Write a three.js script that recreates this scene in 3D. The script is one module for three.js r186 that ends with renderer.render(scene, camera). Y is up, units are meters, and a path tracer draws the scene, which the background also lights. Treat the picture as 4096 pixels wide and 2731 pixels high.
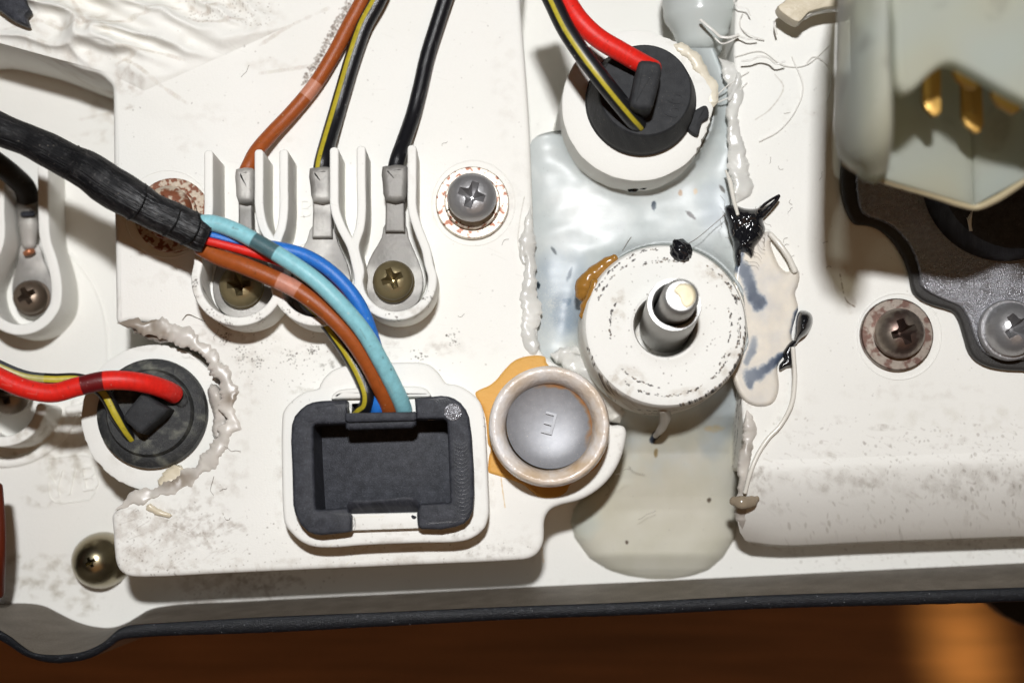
import * as THREE from 'three';
import { RectAreaLightUniformsLib } from 'three/addons/lights/RectAreaLightUniformsLib.js';
import { toCreasedNormals, mergeGeometries } from 'three/addons/utils/BufferGeometryUtils.js';
import { ImprovedNoise } from 'three/addons/math/ImprovedNoise.js';
import { FontLoader } from 'three/addons/loaders/FontLoader.js';
import { TextGeometry } from 'three/addons/geometries/TextGeometry.js';
import { Brush, Evaluator, SUBTRACTION } from 'three-bvh-csg';

// ------------------------------------------------------------------ camera, lamps, exposure
const V3 = THREE.Vector3;
const W = 2352, H = 1568, F = 3267, NX = 1150, NY = 1130, HC = 190;   // photograph size and focal length in its pixels, the point straight under the lens, lens height in mm
const down = new V3(NX - W / 2, -(NY - H / 2), -F).normalize();
const R = new V3(Math.sqrt(1 - down.x * down.x), -down.x, 0);
const bx = down.x * -down.z / R.x, B = new V3(bx, -down.z, Math.sqrt(1 - bx * bx - down.z * down.z));
const U = new V3().crossVectors(B, R);
const scene = new THREE.Scene();
scene.background = new THREE.Color(0.012, 0.008, 0.005);
const camera = new THREE.PerspectiveCamera(2 * Math.atan(H / 2 / F) * 180 / Math.PI, W / H, 0.01, 5);
camera.position.set(0, HC / 1000, 0);
camera.quaternion.setFromRotationMatrix(new THREE.Matrix4().makeBasis(R, U, B));
camera.focus = 0.187; camera.userData.fStop = 13;
camera.updateMatrixWorld(true);
const renderer = new THREE.WebGLRenderer({ antialias: true });
renderer.toneMapping = THREE.LinearToneMapping;
renderer.toneMappingExposure = 1;
renderer.shadowMap.enabled = true;
RectAreaLightUniformsLib.init();
const flash = new THREE.RectAreaLight(new THREE.Color(0.985, 0.99, 1.0), 1440, 0.018, 0.012);       // the camera's flash, above the lens
flash.position.set(-0.005, 0.3, -0.08); flash.lookAt(0, 0, -0.022); scene.add(flash);
const ceiling = new THREE.RectAreaLight(new THREE.Color(1, 0.56, 0.27), 0.4, 1.1, 1.1);        // warm room lamp, wide and dim
ceiling.position.set(0.25, 1.15, 0.55); ceiling.lookAt(0, 0, 0); scene.add(ceiling);
const lamp = new THREE.SpotLight(new THREE.Color(1, 0.7, 0.25), 2.7, 2, 0.0145, 1, 2);      // added unseen warm spot, its narrow cone shaped to light one table patch
lamp.position.set(0.24, 0.28, 0.62); lamp.target.position.set(0.0995, -0.12, 0.0335); lamp.castShadow = true; lamp.shadow.radius = 0.3; scene.add(lamp, lamp.target);

// ------------------------------------------------------------------ helpers
let seed = 7;
const rnd = () => { seed = (seed + 0x6d2b79f5) | 0; let t = Math.imul(seed ^ (seed >>> 15), 1 | seed); t = (t + Math.imul(t ^ (t >>> 7), 61 | t)) ^ t; return ((t ^ (t >>> 14)) >>> 0) / 4294967296; };
const rr = (a, b) => a + (b - a) * rnd();
const perlin = new ImprovedNoise();
const noise = (x, y, z = 0) => perlin.noise(x + 31.7, y + 17.3, z + 5.1);
const fbm = (x, y, z = 0, o = 4) => { let s = 0, a = 0.5; for (let i = 0; i < o; i++) { s += a * noise(x, y, z + i * 7); x *= 2.03; y *= 2.03; a *= 0.5; } return s; };
// the point h mm above the panel's face that stands at (px, py)
function P(px, py, h = 0) {
  const d = R.clone().multiplyScalar(px - W / 2).addScaledVector(U, H / 2 - py).addScaledVector(B, -F);
  const t = (h - HC) / d.y;
  return new V3(d.x * t / 1000, h / 1000, d.z * t / 1000);
}
const sc = (px, py, h = 0) => P(px + 1, py, h).distanceTo(P(px, py, h));
const mm = 0.001;
const creased = (g, a) => { g.scale(1e4, 1e4, 1e4); const c = toCreasedNormals(g, a); return c.scale(1e-4, 1e-4, 1e-4); };   // the helper tells corners apart only above a hundredth of a unit
// world-plane uv shared by everything moulded in white
const X0 = -0.088, Z0 = -0.085, DW = 0.176, DH = 0.1174, CW = 2048, CH = 1366;
const uvOf = (x, y, z) => [(x + y * 0.35 - X0) / DW, 1 - (z + y * 0.5 - Z0) / DH];
const D = (px, py, h = 0) => { const p = P(px, py, h), [u, v] = uvOf(p.x, p.y, p.z); return [u * CW, (1 - v) * CH]; };
function planeUV(g) {
  const p = g.attributes.position, uv = new Float32Array(p.count * 2);
  for (let i = 0; i < p.count; i++) uv.set(uvOf(p.getX(i), p.getY(i), p.getZ(i)), i * 2);
  g.setAttribute('uv', new THREE.BufferAttribute(uv, 2));
  return g;
}
function smooth2(pts, closed = true, per = 5) {
  const c = new THREE.CatmullRomCurve3(pts.map(([x, y]) => new V3(x, y, 0)), closed, 'centripetal');
  const n = pts.length * per, out = [];
  for (let i = 0; i < (closed ? n : n + 1); i++) { const p = c.getPoint(i / n); out.push([p.x, p.y]); }
  return out;
}
const circle = (cx, cy, rx, ry = rx, n = 72, a0 = 0) => Array.from({ length: n }, (_, i) => { const a = a0 + i / n * 2 * Math.PI; return [cx + rx * Math.cos(a), cy + ry * Math.sin(a)]; });
// a body with the outline PTS (pixels) at height TOP, going down to BOT
function prism(pts, top, bot, { bev = 0.3, seg = 2, smooth = 4, holes = [], crease = 0.55, open = false } = {}) {
  const w = (q) => (smooth ? smooth2(q, true, smooth) : q).map(([x, y]) => { const p = P(x, y, top); return new THREE.Vector2(p.x, -p.z); });
  const shape = new THREE.Shape(w(pts));
  for (const h of holes) shape.holes.push(new THREE.Path(w(h)));
  const total = (top - bot) * mm, b = Math.min(bev * mm, total * 0.45);
  let g = new THREE.ExtrudeGeometry(shape, { depth: total - 2 * b, bevelEnabled: b > 0, bevelThickness: b, bevelSize: b, bevelOffset: -b, bevelSegments: seg, curveSegments: 1, steps: 1 });
  g.rotateX(-Math.PI / 2); g.translate(0, bot * mm + b, 0);
  g = creased(g, crease);
  return planeUV(g);
}
// lines of points joined by a skin
function loft(lines, closedLine = false) {
  const n = lines[0].length, pos = [], idx = [];
  for (const l of lines) for (const p of l) pos.push(p.x, p.y, p.z);
  const m = closedLine ? n : n - 1;
  for (let j = 0; j < lines.length - 1; j++) for (let i = 0; i < m; i++) {
    const a = j * n + i, b = j * n + (i + 1) % n, c = a + n, d = b + n;
    idx.push(a, c, b, b, c, d);
  }
  const g = new THREE.BufferGeometry();
  g.setAttribute('position', new THREE.Float32BufferAttribute(pos, 3)); g.setIndex(idx);
  g.computeVertexNormals();
  return planeUV(g);
}
function along(pts, n, closed = false) {   // evenly spaced points of a smooth line through [px, py, h]
  const c = new THREE.CatmullRomCurve3(pts.map((q) => P(q[0], q[1], q[2])), closed, 'centripetal');
  return Array.from({ length: n }, (_, i) => c.getPoint(i / (n - 1)));
}
function lathe(cx, cy, h, prof, seg = 72, crease = 0.6) {   // profile of [radius in pixels, mm above h]
  const s = sc(cx, cy, h), p = P(cx, cy, h);
  let g = new THREE.LatheGeometry(prof.map(([r, y]) => new THREE.Vector2(Math.max(r, 0) * s, y * mm)), seg);
  g.translate(p.x, p.y, p.z);
  g = creased(g, crease);
  return planeUV(g);
}
// a round or flattened bar through [px, py, h(, radius px)]
function tube(pts, r, { seg = 80, rad = 18, flat = 1, wob = 0, wobf = 300, cap = true, turn = 0, worldUV = false, z = 0 } = {}) {
  const curve = new THREE.CatmullRomCurve3(pts.map((q) => P(q[0], q[1], q[2])), false, 'centripetal');
  const rads = pts.map((q) => (q[3] ?? r) * sc(q[0], q[1], q[2]));
  const rings = [];
  const up0 = new V3(0, 1, 0);
  for (let i = 0; i <= seg; i++) {
    const t = i / seg, f = t * (pts.length - 1), k = Math.min(Math.floor(f), pts.length - 2), e = f - k;
    rings.push({ c: curve.getPoint(t), t: curve.getTangent(t), r: THREE.MathUtils.lerp(rads[k], rads[k + 1], e * e * (3 - 2 * e)), u: t });
  }
  if (cap) {
    const a = rings[0], b = rings[rings.length - 1], K = 5;
    for (let k = 1; k <= K; k++) {
      const s = Math.sin(k / K * Math.PI / 2), c = Math.max(Math.cos(k / K * Math.PI / 2), 0.001);
      rings.unshift({ c: a.c.clone().addScaledVector(a.t, -s * a.r * 0.8), t: a.t, r: a.r * c, u: 0 });
      rings.push({ c: b.c.clone().addScaledVector(b.t, s * b.r * 0.8), t: b.t, r: b.r * c, u: 1 });
    }
  }
  const pos = [], uv = [], idx = [];
  let nrm = null;
  rings.forEach((q, i) => {
    if (!nrm) nrm = up0.clone();
    nrm.addScaledVector(q.t, -nrm.dot(q.t)).normalize();
    if (i && Math.abs(q.t.y) < 0.8) { const w = up0.clone().addScaledVector(q.t, -q.t.y).normalize(); nrm.lerp(w, 0.3).normalize(); }
    const bi = new V3().crossVectors(q.t, nrm);
    for (let j = 0; j <= rad; j++) {
      const a = j / rad * 2 * Math.PI;
      const dir = nrm.clone().multiplyScalar(-Math.cos(a) * flat).addScaledVector(bi, Math.sin(a));
      let rad2 = q.r;
      if (wob) { const p = q.c.clone().addScaledVector(dir, q.r); rad2 *= 1 + wob * (fbm(p.x * wobf, p.z * wobf, p.y * wobf + z, 3) * 2); }
      const p = q.c.clone().addScaledVector(dir, rad2);
      pos.push(p.x, p.y, p.z); uv.push(q.u, j / rad + turn);
    }
  });
  const n = rad + 1;
  for (let i = 0; i < rings.length - 1; i++) for (let j = 0; j < rad; j++) { const a = i * n + j; idx.push(a, a + n, a + 1, a + 1, a + n, a + n + 1); }
  const g = new THREE.BufferGeometry();
  g.setAttribute('position', new THREE.Float32BufferAttribute(pos, 3));
  g.setAttribute('uv', new THREE.Float32BufferAttribute(uv, 2));
  g.setIndex(idx); g.computeVertexNormals();
  // close the seam's normals
  const N = g.attributes.normal;
  for (let i = 0; i < rings.length; i++) { const a = i * n, b = a + rad, v = new V3(N.getX(a) + N.getX(b), N.getY(a) + N.getY(b), N.getZ(a) + N.getZ(b)).normalize(); N.setXYZ(a, v.x, v.y, v.z); N.setXYZ(b, v.x, v.y, v.z); }
  return worldUV ? planeUV(g) : g;
}
// a drop or puddle: the outline (pixels at height h0) swells inwards by THICK mm over the width WIDE (pixels)
function puddle(outline, h0, thick, wide, { holes = [], step = 3, bump = 0.12, bf = 30, smooth = 5, edge = 0.02 } = {}) {
  const rings = [outline, ...holes].map((q) => smooth2(q, true, smooth));
  let x0 = 1e9, y0 = 1e9, x1 = -1e9, y1 = -1e9;
  for (const [x, y] of rings[0]) { x0 = Math.min(x0, x); x1 = Math.max(x1, x); y0 = Math.min(y0, y); y1 = Math.max(y1, y); }
  x0 -= step * 2; y0 -= step * 2;
  const nx = Math.ceil((x1 - x0) / step) + 3, ny = Math.ceil((y1 - y0) / step) + 3, V = [], pos = [], idx = [];
  const inside = (x, y) => { let c = false; for (const q of rings) for (let i = 0, j = q.length - 1; i < q.length; j = i++) if ((q[i][1] > y) !== (q[j][1] > y) && x < (q[j][0] - q[i][0]) * (y - q[i][1]) / (q[j][1] - q[i][1]) + q[i][0]) c = !c; return c; };
  const near = (x, y) => { let b = 1e9, bp = null; for (const q of rings) for (let i = 0, j = q.length - 1; i < q.length; j = i++) { const dx = q[i][0] - q[j][0], dy = q[i][1] - q[j][1], t = THREE.MathUtils.clamp(((x - q[j][0]) * dx + (y - q[j][1]) * dy) / (dx * dx + dy * dy + 1e-9), 0, 1), px = q[j][0] + t * dx, py = q[j][1] + t * dy, d = Math.hypot(x - px, y - py); if (d < b) { b = d; bp = [px, py]; } } return [b, bp]; };
  for (let j = 0; j < ny; j++) for (let i = 0; i < nx; i++) {
    let x = x0 + i * step, y = y0 + j * step; const ins = inside(x, y), [d, bp] = near(x, y);
    let ok = ins, h = h0 + edge;
    if (!ins || d < step * 0.45) { if (d < step * 1.6 || ins) { [x, y] = bp; ok = true; } } else { const k = Math.min(1, d / wide); h = h0 + edge + thick * Math.sqrt(1 - (1 - k) * (1 - k)) * (1 + bump * 2 * fbm(x / bf, y / bf, h0 + wide, 3)); }
    V.push({ x, y, ok, n: -1, h });
  }
  const id = (v) => { if (v.n < 0) { v.n = pos.length / 3; const p = P(v.x, v.y, v.h); pos.push(p.x, p.y, p.z); } return v.n; };
  for (let j = 0; j < ny - 1; j++) for (let i = 0; i < nx - 1; i++) {
    const a = V[j * nx + i], b = V[j * nx + i + 1], c = V[(j + 1) * nx + i], d = V[(j + 1) * nx + i + 1];
    for (const t of [[a, c, b], [b, c, d]]) { if (!t.every((v) => v.ok)) continue; const cx = (t[0].x + t[1].x + t[2].x) / 3, cy = (t[0].y + t[1].y + t[2].y) / 3; if (inside(cx, cy)) idx.push(...t.map(id)); }
  }
  const g = new THREE.BufferGeometry();
  g.setAttribute('position', new THREE.Float32BufferAttribute(pos, 3)); g.setIndex(idx); g.computeVertexNormals();
  return planeUV(g);
}
// a torn, uneven band of dried silicone along a line: [px, py, h, half width px]
function ragged(path, thick, { n = 160, m = 10, jag = 0.5, z = 0, lumps = 1, f = 1 } = {}) {
  const c = new THREE.CatmullRomCurve3(path.map((q) => new V3(q[0], q[1], q[2])), false, 'centripetal'), rows = [];
  for (let i = 0; i <= n; i++) {
    const t = i / n, p = c.getPoint(t), d = c.getTangent(t), l = Math.hypot(d.x, d.y), k = Math.min(path.length - 2, Math.floor(t * (path.length - 1))), e = t * (path.length - 1) - k;
    const w = THREE.MathUtils.lerp(path[k][3], path[k + 1][3], e), ends = Math.min(1, Math.min(t, 1 - t) * 12), row = [];
    const side = (g) => w * ends * (1 + jag * (1.9 * fbm(p.x / 42 + g * 9, p.y / 42, z, 3) + 0.3 * noise(p.x / 9, p.y / 9 + g * 5, z)));
    const a = side(1), b = side(2);
    for (let j = 0; j <= m; j++) {
      const v = j / m * 2 - 1, off = v < 0 ? v * a : v * b, x = p.x - d.y / l * off, y = p.y + d.x / l * off;
      const hump = Math.pow(1 - v * v, 0.5) * ends, r = 1 + lumps * (1.6 * fbm(x / 60, y / 60, z, 2) + 0.1 * noise(x / 16, y / 16, z));
      row.push(P(x, y, p.z + 0.03 + thick * hump * Math.max(0.12, r)));
    }
    rows.push(row);
  }
  return loft(rows);
}
function merge(list) {
  const a = list.map((g) => { const q = g.index ? g.toNonIndexed() : g; for (const k of Object.keys(q.attributes)) if (!['position', 'normal', 'uv'].includes(k)) q.deleteAttribute(k); q.morphAttributes = {}; return q; });
  return mergeGeometries(a, false);
}
const taken = {};
const numbered = (n) => { const k = taken[n] = (taken[n] ?? -1) + 1; return k ? n + '_' + String(k).padStart(3, '0') : n; };
function tag(o, label, category, group) { o.userData.label = label; o.userData.category = category; if (group) o.userData.group = group; return o; }
function thing(name, label, category, at, group) {
  const o = new THREE.Group(); o.name = numbered(name); if (at) o.position.copy(at); scene.add(o);
  return tag(o, label, category, group);
}
function mesh(name, g, m, parent, label) {   // geometry given in world axes, put under its thing
  const o = new THREE.Mesh(g, m); o.name = name; o.castShadow = o.receiveShadow = true;
  let q = parent; while (q && q.parent && q.parent !== scene) q = q.parent;
  if (q && q !== scene) g.translate(-q.position.x, -q.position.y, -q.position.z);
  if (label) o.userData.label = label;
  (parent ?? scene).add(o);
  return o;
}
function solo(name, g, m, label, category, group) {   // a thing that is one mesh
  g.computeBoundingBox(); const b = g.boundingBox, c = b.getCenter(new V3()); c.y = b.min.y;
  g.translate(-c.x, -c.y, -c.z);
  const o = new THREE.Mesh(g, m); o.name = numbered(name); o.position.copy(c); o.castShadow = o.receiveShadow = true; scene.add(o);
  return tag(o, label, category, group);
}

// ------------------------------------------------------------------ textures
const canvas = (w, h) => { const c = document.createElement('canvas'); c.width = w; c.height = h; return c; };
function canvasTex(c, srgb = true, rep = false) { const t = new THREE.CanvasTexture(c); if (srgb) t.colorSpace = THREE.SRGBColorSpace; t.magFilter = THREE.LinearFilter; t.wrapS = t.wrapT = rep ? THREE.RepeatWrapping : THREE.ClampToEdgeWrapping; return t; }
function noiseTex(n, f, lo = 0, hi = 255, pow = 1, stretch = 1) {   // grey noise that tiles by mirroring
  const d = new Uint8Array(n * n * 4);
  for (let y = 0; y < n; y++) for (let x = 0; x < n; x++) {
    const s = Math.pow(THREE.MathUtils.clamp(fbm(x / n * f, y / n * f * stretch, f, 4) * 0.9 + 0.5, 0, 1), pow), v = lo + (hi - lo) * s, i = (y * n + x) * 4;
    d[i] = d[i + 1] = d[i + 2] = v; d[i + 3] = 255;
  }
  const t = new THREE.DataTexture(d, n, n); t.magFilter = THREE.LinearFilter; t.wrapS = t.wrapT = THREE.MirroredRepeatWrapping; t.needsUpdate = true;
  return t;
}
const again = (t, x, y = x) => { const c = t.clone(); c.repeat.set(x, y); c.needsUpdate = true; return c; };
const fineNoise = noiseTex(256, 24), midNoise = noiseTex(256, 7), streakNoise = noiseTex(256, 5, 0, 255, 1, 9);

// the white plastic: mottling, specks, hairs and the grime where the photograph shows it
const WC = canvas(CW, CH), wx = WC.getContext('2d');
{
  const im = wx.createImageData(CW, CH);
  for (let y = 0; y < CH; y++) for (let x = 0; x < CW; x++) {
    const m = fbm(x / 210, y / 210, 3, 3) * 6 + (rnd() - 0.5) * 2.5, i = (y * CW + x) * 4;
    im.data[i] = 233 + m; im.data[i + 1] = 232 + m; im.data[i + 2] = 226 + m * 1.15; im.data[i + 3] = 255;
  }
  wx.putImageData(im, 0, 0);
}
const KX = CW / DW / 1000;   // canvas pixels per mm
function specks(n, region, col, r0, r1, a0, a1, h = 0) {   // little grains of dirt inside (x0, y0, x1, y1) or round (x, y, r)
  for (let i = 0; i < n; i++) {
    let px, py;
    if (region.length === 4) { px = rr(region[0], region[2]); py = rr(region[1], region[3]); } else { const a = rr(0, 6.283), q = region[2] * Math.sqrt(rnd()) * rr(0.3, 1); px = region[0] + q * Math.cos(a); py = region[1] + q * Math.sin(a); }
    const [x, y] = D(px, py, h);
    wx.globalAlpha = rr(a0, a1) * 0.6; wx.fillStyle = col; wx.beginPath();
    wx.ellipse(x, y, rr(r0, r1), rr(r0, r1) * rr(0.4, 1), rr(0, 3), 0, 7); wx.fill();
  }
  wx.globalAlpha = 1;
}
function smear(n, region, col, len, ang, a0, a1, w0, w1, h = 0) {   // short rubbed streaks
  wx.lineCap = 'round';
  for (let i = 0; i < n; i++) {
    const px = rr(region[0], region[2]), py = rr(region[1], region[3]), [x, y] = D(px, py, h), l = len * rr(0.3, 1), a = ang + rr(-0.25, 0.25);
    wx.globalAlpha = rr(a0, a1) * 0.6; wx.strokeStyle = col; wx.lineWidth = rr(w0, w1); wx.beginPath(); wx.moveTo(x, y); wx.lineTo(x + Math.cos(a) * l, y + Math.sin(a) * l); wx.stroke();
  }
  wx.globalAlpha = 1;
}
function stain(cx, cy, rx, ry, col, alpha, h = 0, grain = 0.045, cut = 0.0) {   // a patch of dirt with a ragged outline and a grain
  const [x0, y0] = D(cx, cy, h), s = sc(cx, cy, h) * 1000 * KX, X = rx * s, Y = ry * s;
  const im = wx.getImageData(x0 - X, y0 - Y, Math.ceil(2 * X), Math.ceil(2 * Y)), c = new THREE.Color(col), k = [c.r, c.g, c.b].map((v) => Math.pow(v, 1 / 2.2) * 255);
  for (let y = 0; y < im.height; y++) for (let x = 0; x < im.width; x++) {
    const u = (x - X) / X, v = (y - Y) / Y, e = 1 - u * u - v * v;
    if (e <= 0) continue;
    const n = fbm((x + x0) * grain, (y + y0) * grain, cx, 4) * 1.7 + 0.12 - cut, a = THREE.MathUtils.clamp(n * 1.5 * Math.min(1, e * 1.3), 0, 1) * alpha * 0.62 * (0.5 + 0.5 * rnd()), i = (y * im.width + x) * 4;
    for (let q = 0; q < 3; q++) im.data[i + q] += (k[q] - im.data[i + q]) * a;
  }
  wx.putImageData(im, x0 - X, y0 - Y);
}
function scratchOrFold(pts, col, alpha, w, h = 0, ragged = 0) {
  wx.strokeStyle = col; wx.lineCap = 'round';
  const q = smooth2(pts, false, 12);
  for (let i = 0; i < q.length - 1; i++) {
    if (ragged && rnd() < ragged) continue;
    const [a, b] = D(q[i][0], q[i][1], h), [c, d] = D(q[i + 1][0], q[i + 1][1], h);
    wx.globalAlpha = alpha * rr(0.5, 1); wx.lineWidth = w * rr(0.6, 1.4); wx.beginPath(); wx.moveTo(a, b); wx.lineTo(c, d); wx.stroke();
  }
  wx.globalAlpha = 1;
}
// specks everywhere, few and small
specks(900, [0, 0, 2352, 1330], '#6b6156', 0.5, 1.5, 0.08, 0.3);
specks(160, [258, 0, 1230, 1300], '#4a4038', 0.7, 2.0, 0.15, 0.5);
specks(120, [1720, 0, 2352, 1100], '#5a5046', 0.7, 1.8, 0.15, 0.45);
smear(70, [260, 0, 1220, 820], '#8d8578', 26, 0.2, 0.05, 0.16, 0.7, 1.4);
// grime of the left box
stain(300, 185, 45, 42, '#8a7868', 0.75); stain(180, 190, 26, 18, '#8a7c6e', 0.55); stain(290, 245, 20, 9, '#7c6c5c', 0.6);
for (let i = 0; i < 16; i++) stain(rr(270, 560), rr(1175, 1310), rr(20, 70), rr(6, 22), '#85786c', rr(0.4, 0.9), 0, 0.09, 0.05); stain(330, 1225, 120, 90, '#a59a8e', 0.75, 0, 0.05, -0.1); stain(445, 1190, 95, 55, '#7d7166', 0.7, 0, 0.08, 0.05); smear(60, [265, 1180, 560, 1310], '#7d7166', 26, -0.5, 0.1, 0.4, 0.6, 1.6); smear(20, [265, 1190, 520, 1300], '#f6f4ee', 40, 0.6, 0.4, 0.8, 0.8, 1.8); stain(300, 1295, 110, 40, '#9a8e80', 0.6, 0, 0.05);
stain(620, 1300, 360, 22, '#a3988a', 0.5, 0, 0.05); stain(1120, 1268, 90, 22, '#6e655b', 0.55, 0, 0.08, 0.1); stain(1000, 1290, 240, 18, '#998d7e', 0.5, 0, 0.05);
stain(765, 833, 55, 14, '#3e382f', 0.8, 0, 0.09, 0.12); stain(690, 898, 40, 14, '#77705f', 0.5, 0, 0.08);
stain(262, 720, 22, 70, '#9b8f80', 0.4); stain(520, 770, 110, 30, '#8a7d6d', 0.4, 0, 0.08);
stain(1195, 470, 35, 160, '#aaa49a', 0.3); stain(560, 880, 50, 120, '#a79c8e', 0.35, 0, 0.07); stain(480, 1130, 70, 40, '#8d8073', 0.5, 0, 0.07);
specks(120, [520, 760, 800, 900], '#3a332b', 0.6, 1.8, 0.2, 0.6); specks(160, [265, 1170, 640, 1320], '#4a4036', 0.6, 1.9, 0.2, 0.6);
specks(90, [640, 1240, 1240, 1300], '#4a4036', 0.6, 1.6, 0.2, 0.5);
scratchOrFold([[1205, 450], [1195, 500], [1190, 560], [1200, 600]], '#8d8678', 0.4, 1.2);
scratchOrFold([[790, 1300], [860, 1245], [930, 1240]], '#d8cfae', 0.35, 1);
scratchOrFold([[1150, 1090], [1155, 1130], [1160, 1165]], '#c79a5a', 0.6, 1.2);
for (const [x, y, rx, ry, a] of [[640, 1100, 16, 120, 0.5], [1128, 1150, 14, 90, 0.45], [880, 1262, 230, 10, 0.5], [560, 775, 150, 16, 0.4], [930, 772, 80, 14, 0.4], [330, 770, 60, 16, 0.5], [1190, 1240, 70, 40, 0.35], [540, 1060, 40, 110, 0.4], [1000, 470, 12, 60, 0.3], [1170, 480, 14, 70, 0.3], [285, 470, 20, 90, 0.3], [400, 640, 120, 30, 0.25], [1160, 200, 40, 160, 0.2], [640, 330, 60, 24, 0.3], [430, 330, 50, 30, 0.25], [700, 800, 90, 22, 0.35], [1050, 800, 120, 30, 0.22], [480, 270, 90, 40, 0.22], [1840, 250, 60, 50, 0.2], [2100, 900, 200, 26, 0.3], [1830, 930, 60, 60, 0.2]]) stain(x, y, rx, ry, '#a2978a', a, 0, 0.05, 0.02);
// cup rims
for (const [x, y, r] of [[446, 650, 22], [440, 690, 20], [480, 732, 30], [520, 745, 26], [600, 735, 24], [905, 735, 30], [985, 690, 30], [650, 720, 20]]) specks(26, [x, y, r], '#2c2621', 0.6, 2.0, 0.3, 0.8, 8);
for (const [x, y, w, h2] of [[440, 660, 16, 70], [500, 740, 50, 22], [840, 715, 30, 30], [960, 715, 50, 24]]) stain(x, y, w, h2, '#8f8478', 0.5, 8, 0.08);
// crumpled corner at the upper left: lines paint in the folds' shade and dirt
for (const q of [[[0, 60], [90, 45], [160, 70], [235, 62], [280, 50]], [[165, 0], [190, 40], [215, 70], [260, 75]], [[240, 55], [330, 40], [420, 15]], [[260, 140], [310, 118], [360, 115], [420, 130]], [[440, 45], [500, 52], [560, 40]], [[588, 90], [650, 50], [745, 5]], [[588, 155], [690, 140], [760, 125]], [[430, 10], [470, 30], [500, 8]], [[255, 120], [300, 140], [340, 170], [420, 225]]]) { scratchOrFold(q, '#a39585', 0.12, 6, 1, 0.2); }
for (const [x, y, rx, ry, a] of [[130, 40, 110, 60, 0.5], [230, 70, 60, 50, 0.6], [480, 10, 110, 40, 0.6], [190, 125, 60, 30, 0.45], [70, 110, 90, 22, 0.5], [600, 40, 60, 60, 0.3], [620, 140, 90, 20, 0.3]]) stain(x, y, rx, ry, '#94836f', a, 0.5, 0.05);
specks(150, [430, 0, 620, 60], '#5d5145', 0.6, 1.8, 0.2, 0.6, 0.5);
// dirt line beside the brown wire
for (let i = 0; i < 240; i++) { const t = rnd(), x = 806 - 108 * t + rr(-8, 7), y = 2 + 188 * t + rr(-8, 8); const [a, b] = D(x, y); wx.globalAlpha = rr(0.15, 0.5); wx.fillStyle = '#6b5f55'; wx.beginPath(); wx.ellipse(a, b, rr(1, 4), rr(0.8, 2), rr(0, 3), 0, 7); wx.fill(); } wx.globalAlpha = 1;
// right box
smear(150, [1730, 960, 2352, 1250], '#857c71', 15, 0.4, 0.05, 0.28, 0.7, 2.6); specks(260, [1760, 960, 2352, 1240], '#6f665b', 0.7, 3.2, 0.08, 0.35); specks(160, [1980, 990, 2352, 1140], '#5d544b', 0.8, 3.4, 0.1, 0.4);
for (let i = 0; i < 26; i++) stain(rr(1760, 2340), rr(970, 1220), rr(15, 60), rr(6, 16), '#8d8479', rr(0.25, 0.6), -1, 0.07, 0.05);
stain(2230, 1110, 200, 40, '#7d746a', 0.6, -1, 0.04); stain(1950, 1105, 180, 30, '#8d857b', 0.5, -1, 0.05); stain(1740, 1100, 40, 40, '#6c6156', 0.8, -1, 0.07); stain(2200, 960, 220, 40, '#b9b3a2', 0.4);
scratchOrFold([[1780, 170], [1800, 200], [1770, 250], [1735, 275]], '#b7b0a5', 0.5, 2); scratchOrFold([[1930, 630], [1945, 690], [1965, 705]], '#77695b', 0.5, 2, 0, 0.3); stain(1950, 700, 22, 26, '#6d5a46', 0.5);
// knob boss face: scuffs in rings
for (const [r, a0, a1, w] of [[178, 3.6, 4.6, 3], [165, 3.5, 4.3, 2.4], [150, 4.35, 5.0, 3.4], [128, 2.9, 3.6, 2.0], [170, 5.3, 6.6, 3.2], [182, 0, 1.4, 2.4], [186, 1.2, 2.9, 2.4], [150, 6.0, 6.9, 2.2], [160, 0.4, 2.2, 2.4], [140, 1.6, 2.4, 1.6], [174, 5.7, 6.2, 4]]) {
  const L = (a1 - a0) * r;
  for (let k = 0; k < L * 0.75; k++) { const a = a0 + (a1 - a0) * rnd(), e = noise(a * 14, r * 0.1); if (e < rr(-0.35, 0.2)) continue; const [X, Y] = D(1529 + (r + e * 5 + rr(-2, 2) * w * 0.5) * Math.cos(a), 748 + (r + e * 5 + rr(-2, 2) * w * 0.5) * Math.sin(a), 6); wx.globalAlpha = rr(0.3, 0.9); wx.fillStyle = rnd() < 0.7 ? '#242120' : '#6a5a4a'; wx.beginPath(); wx.ellipse(X, Y, rr(0.5, 2.2), rr(0.4, 1.1), a + 1.57, 0, 7); wx.fill(); }
  wx.globalAlpha = 1;
}
for (const [x, y, rx, ry] of [[1690, 850, 40, 60], [1600, 910, 80, 26], [1440, 880, 60, 50], [1650, 620, 60, 40], [1420, 700, 20, 60]]) stain(x, y, rx, ry, '#8a7964', 0.6, 6, 0.06);
specks(160, [1529, 748, 188], '#3a332b', 0.6, 1.9, 0.2, 0.7, 6);
// damaged rim of the upper lamp socket
stain(1600, 140, 40, 60, '#8f8470', 0.6, 4, 0.06); stain(1640, 320, 26, 70, '#9c9180', 0.6, 4, 0.06); stain(1556, 90, 60, 18, '#9a9182', 0.5, 4, 0.06);
stain(300, 1040, 60, 60, '#a79f93', 0.4, -3, 0.06); stain(1425, 1020, 16, 40, '#7d756a', 0.5, 0, 0.08);
// the low part at the left: pale dirt
for (const [x, y, rx, ry] of [[60, 1290, 110, 24], [150, 1310, 70, 40], [150, 1355, 80, 30], [200, 1390, 60, 30], [100, 1140, 60, 30], [165, 1060, 90, 60], [60, 1040, 60, 20], [60, 1350, 70, 30]]) stain(x, y, rx, ry, '#9c9484', 0.95, -16, 0.05);
const whiteMap = canvasTex(WC);

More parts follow.
